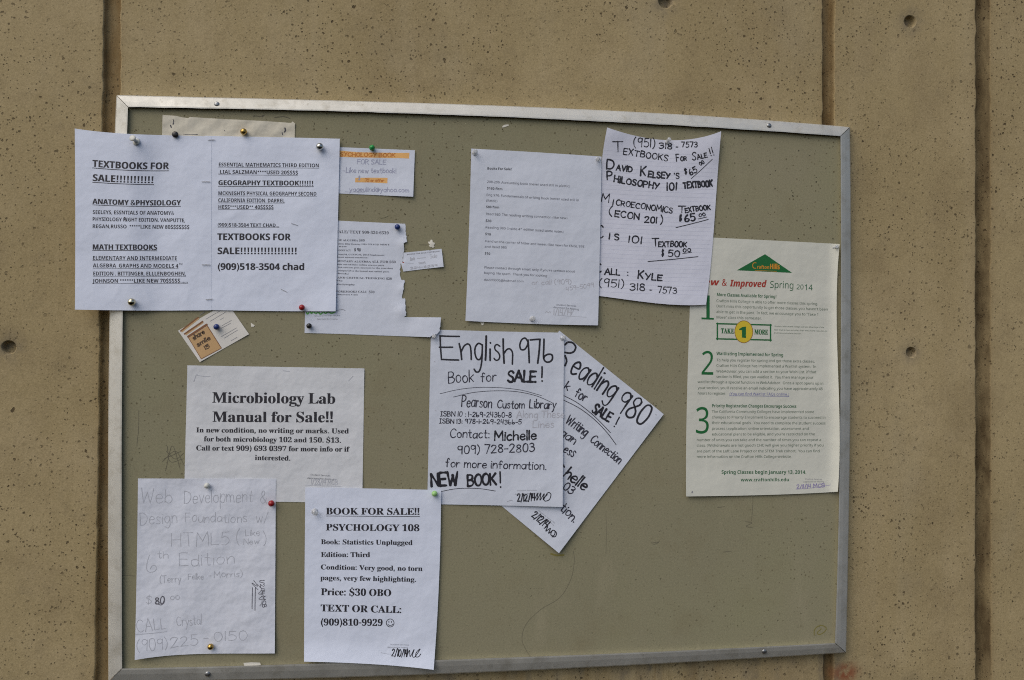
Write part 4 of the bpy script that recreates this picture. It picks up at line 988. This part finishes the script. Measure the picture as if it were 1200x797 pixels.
for D_, t, x0, y0, x1, y1, cap in ((a, 'Web', 95, 232, 345, 236, 106), (a, 'Development', 438, 234, 972, 222, 98), (a, '&', 1030, 236, 1086, 236, 92), (a, 'Design', 92, 398, 384, 386, 92), (a, 'Foundations', 445, 380, 930, 380, 72), (a, 'w/', 1000, 382, 1092, 378, 72), (a, 'HTML5', 338, 572, 790, 556, 98),
                                   (a, '(', 845, 550, 872, 550, 96), (a, 'Like', 915, 487, 1032, 482, 50), (a, 'New', 900, 553, 1026, 550, 44), (a, ')', 1056, 546, 1082, 546, 96), (a, 'th', 230, 664, 316, 662, 64), (a, 'Edition', 400, 720, 832, 706, 92),
                                   (b, '(Terry', 235, 178, 400, 170, 52), (b, 'Felke', 448, 152, 566, 150, 44), (b, '-', 602, 142, 622, 142, 30), (b, 'Morris)', 642, 140, 856, 132, 44), (b, '$', 132, 332, 178, 332, 60), (b, '00', 314, 306, 388, 302, 28),
                                   (b, 'CALL', 66, 546, 286, 522, 84), (b, 'Crystal', 364, 506, 552, 488, 70), (b, '(909)', 66, 690, 298, 670, 82), (b, '225', 315, 668, 526, 640, 74), (b, '-', 565, 622, 602, 620, 60), (b, '0150', 640, 616, 892, 608, 68)):
    D_.H(k, t, x0, y0, x1, y1, cap, 4.6, jit=1.2, slant=.02)
b.S(k, [(160, -30), (142, 30), (140, 80), (158, 98), (190, 96), (210, 78), (205, 52), (180, 52), (166, 74)], 4.6); b.S(k, [(55, 565), (180, 556), (290, 543)], 4.4)
k.done('pencil_writing', M['pencil'])
k = Ink(s); b.H(k, '80', 200, 338, 276, 332, 54, 8); b.S(k, [(204, 330), (250, 344), (270, 310)], 6)
for x0 in (930, 952): b.S(k, [(x0, 215), (x0 - 2, 300), (x0 - 3, 385 if x0 > 940 else 372)], 6)
b.S(k, [(940, 160), (968, 205), (925, 180), (972, 232)], 4.5); b.H(k, '1/2/14 MCB', 985, 160, 1004, 365, 30, 5); b.S(k, [(968, 190), (1000, 230), (975, 260), (1012, 270), (978, 300), (1018, 310), (985, 350)], 4)
k.done('dark_pencil_writing', M['pencil_dark'])

# --- psychology sheet, foot curling over the lower rail
a, b = Detail(350, 565, 6.929), Detail(350, 670, 6.641)
s = Sheet(4.3, creases=[(358, 640, 420, 655, 7, .5), (450, 760, 508, 735, 6, .7)], bumps=[(369, 599, 10, -1.0), (509, 578, 9, -.3), (516, 575, 16, .8), (508, 785, 40, 3.5)], edges=[(508, 785, 357, 775.5, 34, 6.0)], fn=lambda x, y: -1.6 * smooth01((430 - x) / 60.) * smooth01((720 - y) / 60.))
pts, f = s.grid([(357.8, 571.4), (440, 572.6), (516.8, 574.4)], [(516.8, 574.4), (514.9, 670), (512, 730), (508.2, 785)], [(356.3, 775.4), (400, 776.6), (440, 778.6), (508.2, 785)], [(357.8, 571.4), (357.0, 660), (356.3, 775.4)])
o = s.build('printed_notice', pts, f, M['paper_blue'])
tag(o, 'bluish white sheet printed Book for Sale Psychology 108 at the bottom of the board', 'notice')
k = Ink(s); a.T(k, 'BOOK FOR SALE!!', 'serifb', 220, 263, 984, 266, 57, (12, 14), 0, 5); a.T(k, 'PSYCHOLOGY 108', 'serifb', 220, 393, 982, 399, 56); k.done('heading', M['ink'])
k = Ink(s); a.T(k, 'Book: Statistics Unplugged', 'serifb', 180, 504, 925, 511, 42); a.T(k, 'Edition: Third', 'serifb', 180, 608, 580, 609, 42); a.T(k, 'Condition: Very good, no torn', 'serifb', 178, 709, 1006, 722, 42); b.T(k, 'pages, very few highlighting.', 'serifb', 168, 65, 916, 79, 40); k.done('body_text', M['ink'])
k = Ink(s); b.T(k, 'Price: $30 OBO', 'serifb', 172, 182, 722, 191, 56); b.T(k, 'TEXT OR CALL:', 'serifb', 170, 308, 803, 322, 56); b.T(k, '(909)810-9929', 'serifb', 168, 418, 655, 422, 54); k.done('contact_text', M['ink'])
k = Ink(s); b.S(k, [(712 + 30 * math.cos(t * math.pi / 8), 399 + 31 * math.sin(t * math.pi / 8)) for t in range(17)], 5.5); b.S(k, [(694, 408), (702, 416), (713, 419), (724, 416), (732, 408)], 5); b.S(k, [(702, 388), (702, 394)], 7); b.S(k, [(722, 388), (722, 394)], 7); k.done('smiley', M['ink'])
k = Ink(s); b.T(k, 'Student Services', 'sans', 710, 571, 858, 575, 10); b.T(k, 'Approved for Posting', 'sans', 690, 592, 850, 596, 10); b.S(k, [(640, 630), (690, 640), (720, 640)], 2.5); k.done('stamp', M['ink_gray'])
k = Ink(s); b.H(k, '2/10/14', 720, 654, 850, 664, 54, 7.5, jit=.6); b.S(k, [(845, 600), (838, 662), (862, 612), (868, 660), (898, 605), (885, 655), (905, 662), (945, 602), (915, 630), (912, 662), (935, 660), (950, 640)], 6); k.done('signature', M['marker'])

# --- wide flyer: two sheets stapled side by side, its left edge riding over the frame
root = empty('textbook_flyer', P(244, 258, -.004), 'wide bluish white flyer of two stapled sheets listing textbooks hanging over the left frame rail', 'flyer')
def ride(x, y): return 6.6 * (1 - smooth01((x - 148) / 44.)) + .25 * math.sin(x * .05 + y * .035)
common = dict(bumps=[(159, 167, 8, -.4), (155, 354, 8, -.5), (375, 172, 8, -.5), (354, 360, 8, -.5), (88, 363, 40, 1.0), (396, 364, 26, 3.4), (398, 163, 24, 2.4)])
s1 = Sheet(2.7, creases=[(142.7, 331, 130.4, 353, 2.6, .55), (164.3, 331, 181, 363, 2.6, .55), (224, 330, 215, 362, 5, .6), (140, 205, 150, 232, 4, -.4), (205, 180, 238, 240, 7, .7), (196, 292, 222, 268, 5, .5)], fn=lambda x, y: ride(x, y) + .28, **common)
pts, f = s1.grid([(87.6, 150.6), (115, 154.2), (160, 157.4), (248, 160.0)], [(248, 160.0), (247.6, 260), (247.4, 363.6)], [(87.8, 362.8), (160, 363.9), (247.4, 363.6)], [(87.6, 150.6), (88.2, 250), (87.8, 362.8)])
sh1 = s1.build('sheet', pts, f, M['paper_blue'], root)
s2 = Sheet(2.7, creases=[(256, 262, 292, 240, 6, .6), (330, 350, 372, 318, 5, .5), (345, 200, 385, 262, 7, .6), (262, 330, 252, 362, 5, .5)], fn=lambda x, y: ride(x, y), **common)
pts, f = s2.grid([(240, 159.2), (320, 160.8), (398.2, 162.6)], [(398.2, 162.6), (396.2, 250), (393.3, 364.8)], [(240, 363.2), (320, 364.6), (393.3, 364.8)], [(240, 159.2), (240, 363.2)])
sh2 = s2.build('sheet', pts, f, M['paper_blue'], root)
c1, c2, c3, c4 = Detail(85, 145, 7.25), Detail(85, 255, 6.933), Detail(240, 150, 7.25), Detail(240, 250, 6.642)
k = Ink(s1)
c1.T(k, 'TEXTBOOKS FOR', 'sansb', 168, 365, 818, 386, 58, (10, 14), 9, 6); c1.T(k, 'SALE!!!!!!!!!!!', 'sansb', 168, 486, 692, 505, 58, (11, 13), 4, 6); c1.T(k, 'ANATOMY &PHYSIOLOGY', 'sansb', 170, 680, 920, 692, 44, (9, 9), 7, 5); c2.T(k, 'MATH TEXTBOOKS', 'sansb', 160, 260, 688, 263, 43, (6, 7), 0, 5)
k.done('heading', M['ink'])
k = Ink(s1)
c1.T(k, 'SEELEYS, ESSNTIALS OF ANATOMY&', 'sansb', 170, 767, 865, 776, 32)
c2.T(k, 'PHYSIOLOGY RIGHT EDITION. VANPUTTE,', 'sansb', 160, 27, 916, 38, 30); c2.T(k, 'REGAN,RUSSO  *****LIKE NEW 80$$$$$$$', 'sansb', 160, 85, 950, 93, 30)
c2.T(k, 'ELEMENTARY AND INTERMEDIATE', 'sansb', 162, 343, 850, 346, 31, (6.5, 6.5), 0, 2.8); c2.T(k, 'ALGEBRA  GRAPHS AND MODELS 4', 'sansb', 165, 404, 860, 409, 31, (7, 6), 0, 2.8); c2.T(k, 'TH', 'sansb', 864, 384, 893, 386, 15)
c2.T(k, 'EDITION . BITTINGER, ELLLENBOGHEN,', 'sansb', 165, 470, 922, 471, 31, (6.5, 6.5), 0, 2.8); c2.T(k, 'JOHNSON ******LIKE NEW 70$$$$$......', 'sansb', 165, 530, 938, 528, 31, (7, 6.5), 0, 2.8)
c2.S(k, [(416, 18), (424, -4), (432, 14), (438, 24), (428, 6)], 6)
k.done('body_text', M['ink'])
k = Ink(s2)
c3.T(k, 'GEOGRAPHY TEXTBOOK!!!!!!', 'sansb', 113, 485, 925, 490, 41, (10, 9), 0, 5); c4.T(k, 'TEXTBOOKS FOR', 'sansb', 97, 208, 668, 210, 52); c4.T(k, 'SALE!!!!!!!!!!!!!!!!!', 'sansb', 97, 318, 721, 319, 52); c4.T(k, '(909)518-3504 chad', 'sansb', 97, 440, 778, 442, 52)
k.done('heading', M['ink'])
k = Ink(s2)
for t, x0, y0, x1, y1, ul in (('ESSENTIAL MATHEMATICS THIRD EDITION', 115, 326, 972, 335, (5, 6)), ('.LIAL SALZMAN****USED 20$$$$', 115, 388, 793, 396, (7, 7)), ('MCKNIGHTS PHYSICAL GEOGRAPHY SECOND', 112, 570, 950, 575, (6, 4)), ('CALIFORNIA EDITION. DARREL', 112, 630, 678, 633, (5, 4)), ('HESS***USED** 40$$$$$', 112, 687, 585, 689, (5, 4))):
    c3.T(k, t, 'sansb', x0, y0, x1, y1, 32, (ul[0] + 1.5, ul[1] + 1.5), 0, 2.8)
c4.T(k, '(909)518-3504 TEXT CHAD...', 'sansb', 98, 103, 580, 107, 27, (5, 4), 0, 2.4)
k.done('body_text', M['ink'])
for sh, (x0, y0, x1, y1) in ((s2, (243.5, 164.0, 251.5, 163.4)), (s2, (236, 212.6, 245.8, 212.8)), (s2, (236.5, 310.2, 246.5, 310.4)), (s2, (241, 351.0, 249, 350.4)), (s2, (341.5, 261.8, 349, 264.2)), (s2, (329, 338.6, 336.5, 342.6))):
    st = Sheet(0, fn=lambda x, y: (s1 if x0 < 243 else s2).h(x, y) + (1.1 if x0 < 253 else 0))
    q = [(x0, y0), ((x0 + x1) / 2, (y0 + y1) / 2 - .1), (x1, y1)]
    v = []; f = []
    for i, (x, y) in enumerate(q):
        for dy, up in ((-.35, .05), (.35, .05), (.35, .55), (-.35, .55)): v.append(st.at(x, y + dy, up))
    for i in range(2):
        for j in range(4): f.append((i * 4 + j, i * 4 + (j + 1) % 4, i * 4 + 4 + (j + 1) % 4, i * 4 + 4 + j))
    f += [(3, 2, 1, 0), (8, 9, 10, 11)]
    child('staple', root, v, f, M['staple'])

# ================================================================== pins
def needle(o, c, depth=.006):
    v, f = lathe([(.0001, -depth), (.0005, -depth * .7), (.0005, .001)], c, n=8)
    child('needle', o, v, f, M['needle'])
def ball_pin(px, py, h, r_px, material, label, tilt=(0, 0), squash=1.0):
    """round-headed map tack: needle, collar, ball"""
    r = r_px * 1.32e-3; ax = Vector((tilt[0], -1, tilt[1]))
    prof = [(r * .30, 0), (r * .36, r * .10), (r * .34, r * .22), (r * .40, r * .24)]
    n = 12
    for i in range(1, n + 1):
        a = -math.pi / 2 + .42 + (math.pi - .42) * i / n; prof.append((max(r * math.cos(a), 1e-5), r * (1.12 + squash * math.sin(a))))
    c = P(px, py, -h * .001 - r * .5); c = (c[0], -h * .001, c[2])
    v, f = lathe(prof, (0, 0, 0), ax, 24)
    o = link('pushpin', mesh('pushpin', v, f, True), M[material]); o.location = c
    tag(o, label, 'pushpin', 'pins holding the papers'); needle(o, c, .004)
    return o
def push_pin(px, py, h, r_px, material, label, tilt=(.12, -.1)):
    """classic pushpin: foot flange, waisted barrel, head flange"""
    r = r_px * 1.40e-3
    prof = [(r * .80, 0), (r * .92, r * .12), (r * .80, r * .28), (r * .45, r * .42), (r * .40, r * .9), (r * .46, r * 1.5), (r * .72, r * 1.75), (r * .78, r * 1.95), (r * .70, r * 2.1), (r * .3, r * 2.14), (1e-5, r * 2.14)]
    c = P(px, py, -h * .001); v, f = lathe(prof, (0, 0, 0), Vector((tilt[0], -1, tilt[1])), 24)
    o = link('pushpin', mesh('pushpin', v, f, True), M[material]); o.location = c
    tag(o, label, 'pushpin', 'pins holding the papers'); needle(o, c, .004)
    return o
ball_pin(375.0, 172.6, 2.9, 4.5, 'steel_ball', 'shiny steel ball pin at the top right corner of the wide textbook flyer')
ball_pin(155.2, 354.2, 8.2, 4.5, 'steel_ball', 'brassy steel ball pin near the bottom left of the wide textbook flyer').data.materials[0] = mat('warm_steel', (.60, .55, .40), .18, 1.0)
ball_pin(354.0, 360.5, 2.9, 3.6, 'red_ball', 'dark red ball pin at the bottom right of the wide textbook flyer')
ball_pin(465.8, 266.4, .8, 3.5, 'blue_ball', 'blue ball pin in the top corner of the tear-off flyer')
ball_pin(362.4, 382.0, .9, 3.3, 'black_ball', 'black ball pin in the bottom left corner of the tear-off flyer')
ball_pin(254.2, 383.2, .9, 3.6, 'blue_ball', 'blue ball pin through the tilted business card')
ball_pin(436.1, 174.2, 1.0, 3.5, 'green_ball', 'green pin on the top edge of the index card', (0, .1), 1.25)
ball_pin(509.2, 578.2, 4.2, 3.6, 'lime_ball', 'pale green pin at the top right of the psychology sheet')
ball_pin(318.3, 589.6, 2.0, 3.8, 'red_ball', 'red ball pin at the right edge of the pencil note')
ball_pin(247.2, 757.2, 1.8, 3.6, 'gold_ball', 'brass ball pin at the bottom of the pencil note')
ball_pin(243.0, 568.9, 1.9, 3.4, 'white_ball', 'white ball pin at the top of the pencil note')
ball_pin(286.0, 155.0, .7, 4.0, 'gold_ball', 'golden ball pin on the yellowed sheet above the wide flyer')
ball_pin(205.8, 158.2, .2, 3.8, 'black_ball', 'black pin on the yellowed sheet half hidden by the wide flyer', (0, 0), .45)
push_pin(160.0, 166.4, 8.2, 4.6, 'white_ball', 'white pushpin at the top left of the wide textbook flyer', (-.2, .25))
push_pin(556.2, 179.4, 1.2, 3.4, 'clear', 'clear pushpin at the top left corner of the typed book list', (.05, .05))
push_pin(700.8, 186.8, 3.9, 3.4, 'clear', 'clear pushpin at the top right corner of the typed book list', (-.3, -.2))
push_pin(623.6, 373.8, 2.9, 3.6, 'clear', 'clear pushpin at the bottom of the typed book list', (.05, .05))
push_pin(782.0, 166.4, 1.7, 3.3, 'clear', 'clear pushpin at the top of the ruled handwritten sheet', (.1, .3))
push_pin(659.0, 396.2, 2.6, 3.2, 'clear', 'clear pushpin where the English sheet overlaps the tilted Reading sheet', (.1, .1))
push_pin(977.6, 290.2, 1.9, 3.0, 'clear', 'clear pushpin at the top right corner of the ivory poster', (.1, .1))
push_pin(368.8, 599.2, 2.2, 4.0, 'clear', 'clear pushpin at the left of the psychology sheet', (.2, -.1))
push_pin(508.5, 394.5, 5.2, 2.6, 'clear', 'clear pushpin through the curled strip at the top left of the English sheet', (.1, .1))

# ================================================================== torn scraps left under old pins
def scrap(outline, h, material, label, thick=.12, name='paper_scrap', bumps=()):
    s = Sheet(h, bumps=bumps); pts, f = s.poly(outline, 1.6); o = s.build(name, pts, f, M[material], thick=thick)
    tag(o, label, 'paper scrap', 'torn scraps on the fabric'); return o
d = Detail(460, 260, 11.39)
scrap([d.p(*q) for q in [(478, 262), (500, 268), (508, 240), (530, 238), (538, 272), (568, 282), (560, 302), (548, 310), (562, 330), (540, 348), (520, 338), (500, 340), (485, 318), (498, 300), (478, 285)]], .6, 'scrap', 'tiny cream flower-shaped scrap of torn paper above the loose strip', bumps=[(505.5, 285.5, 4, .9)])
d = Detail(190, 355, 9.967)
scrap([d.p(*q) for q in [(1035, 232), (1082, 262), (1070, 278), (1040, 280)]], .6, 'scrap', 'tiny white triangle of torn paper right of the tilted business card')
d = Detail(540, 280, 7.059)
scrap([d.p(*q) for q in [(160, 670), (196, 688), (186, 712), (174, 716), (162, 690)]], .5, 'scrap', 'tiny white torn corner showing below the typed book list')
scrap([(588.6, 148.0), (591, 146.3), (595.8, 145.8), (596.2, 147.2), (592, 148.8), (589, 149.6)], .5, 'scrap', 'thin pale sliver of paper below the top rail above the typed book list')
scrap([(444, 253.5), (447, 250.8), (453, 251.2), (455, 253), (451, 255), (446, 255.6)], .4, 'panel', 'small olive flake lifting from the fabric between index card and tear-off flyer')
d = Detail(100, 690, 2.727)
scrap([d.p(*q) for q in [(505, 237), (530, 235), (558, 236), (561, 243), (540, 247), (508, 246)]], 5.4, 'scrap', 'pale sliver of tape on the bottom rail below the pencil note')

# ================================================================== pencil scribbles and stains on the fabric (parts of the board)
class Flat(Sheet):
    pass
fs = Flat(0.0); fs.obj = board
k = Ink(fs, .10)
d = Detail(100, 330, 3.319)
k.line(); d.S(k, [(208, 500), (207, 570), (200, 640)], 1.8)
k.line()
for st in ([(315, 660), (350, 690), (382, 668)], [(312, 735), (338, 640), (368, 725)], [(300, 700), (350, 660), (385, 715)], [(318, 640), (330, 700), (378, 690)], [(305, 690), (372, 660)]): d.S(k, st, 2.0, True)
d = Detail(180, 110, 6.667)
k.line(); d.S(k, [(775, 180), (800, 172), (830, 178), (865, 165)], 6); d.S(k, [(850, 178), (862, 168)], 8); k.line(); d.S(k, [(945, 185), (985, 180), (1020, 178), (1065, 192)], 6); k.line(); d.S(k, [(500, 176), (510, 178)], 6)
k.done('pencil_scribble', M['mark'], board)
k = Ink(fs, .10)
d = Detail(500, 650, 2.4)
k.line(); d.S(k, [(413, -10), (415, 20), (405, 70), (375, 120), (320, 155), (280, 195), (268, 235), (278, 265), (293, 290)], 1.5)
d = Detail(700, 560, 3.797)
k.line(); d.S(k, [(692, 84), (691, 130), (686, 190)], 2); k.line(); d.S(k, [(38, 150), (40, 250), (38, 340)], 1.6)
for st in ([(660, 195), (688, 200), (662, 215), (690, 222)], [(560, 330), (595, 326)], [(240, 290), (272, 286), (250, 298)], [(535, 132), (566, 128)]): k.line(); d.S(k, st, 3)
d = Detail(0, 600, 4.045); k.line(); d.S(k, [(575, 300), (640, 303)], 2.5)
d = Detail(460, 260, 11.39); k.line(); d.S(k, [(360, 306), (470, 308)], 9)
k.done('pencil_scribble', M['mark_soft'], board)
k = Ink(fs, .10)
d = Detail(700, 560, 3.797)
d.S(k, [(965, 700), (966, 678), (980, 662), (1000, 657), (1018, 668), (1012, 684), (990, 697), (978, 690), (996, 672)], 4)
d = Detail(500, 650, 2.4); k.line(); d.S(k, [(350, -2), (366, 2), (385, 1)], 5)
k.done('olive_stain', M['stain'], board)
bpy.data.objects.remove(_fo); bpy.data.curves.remove(_fc)
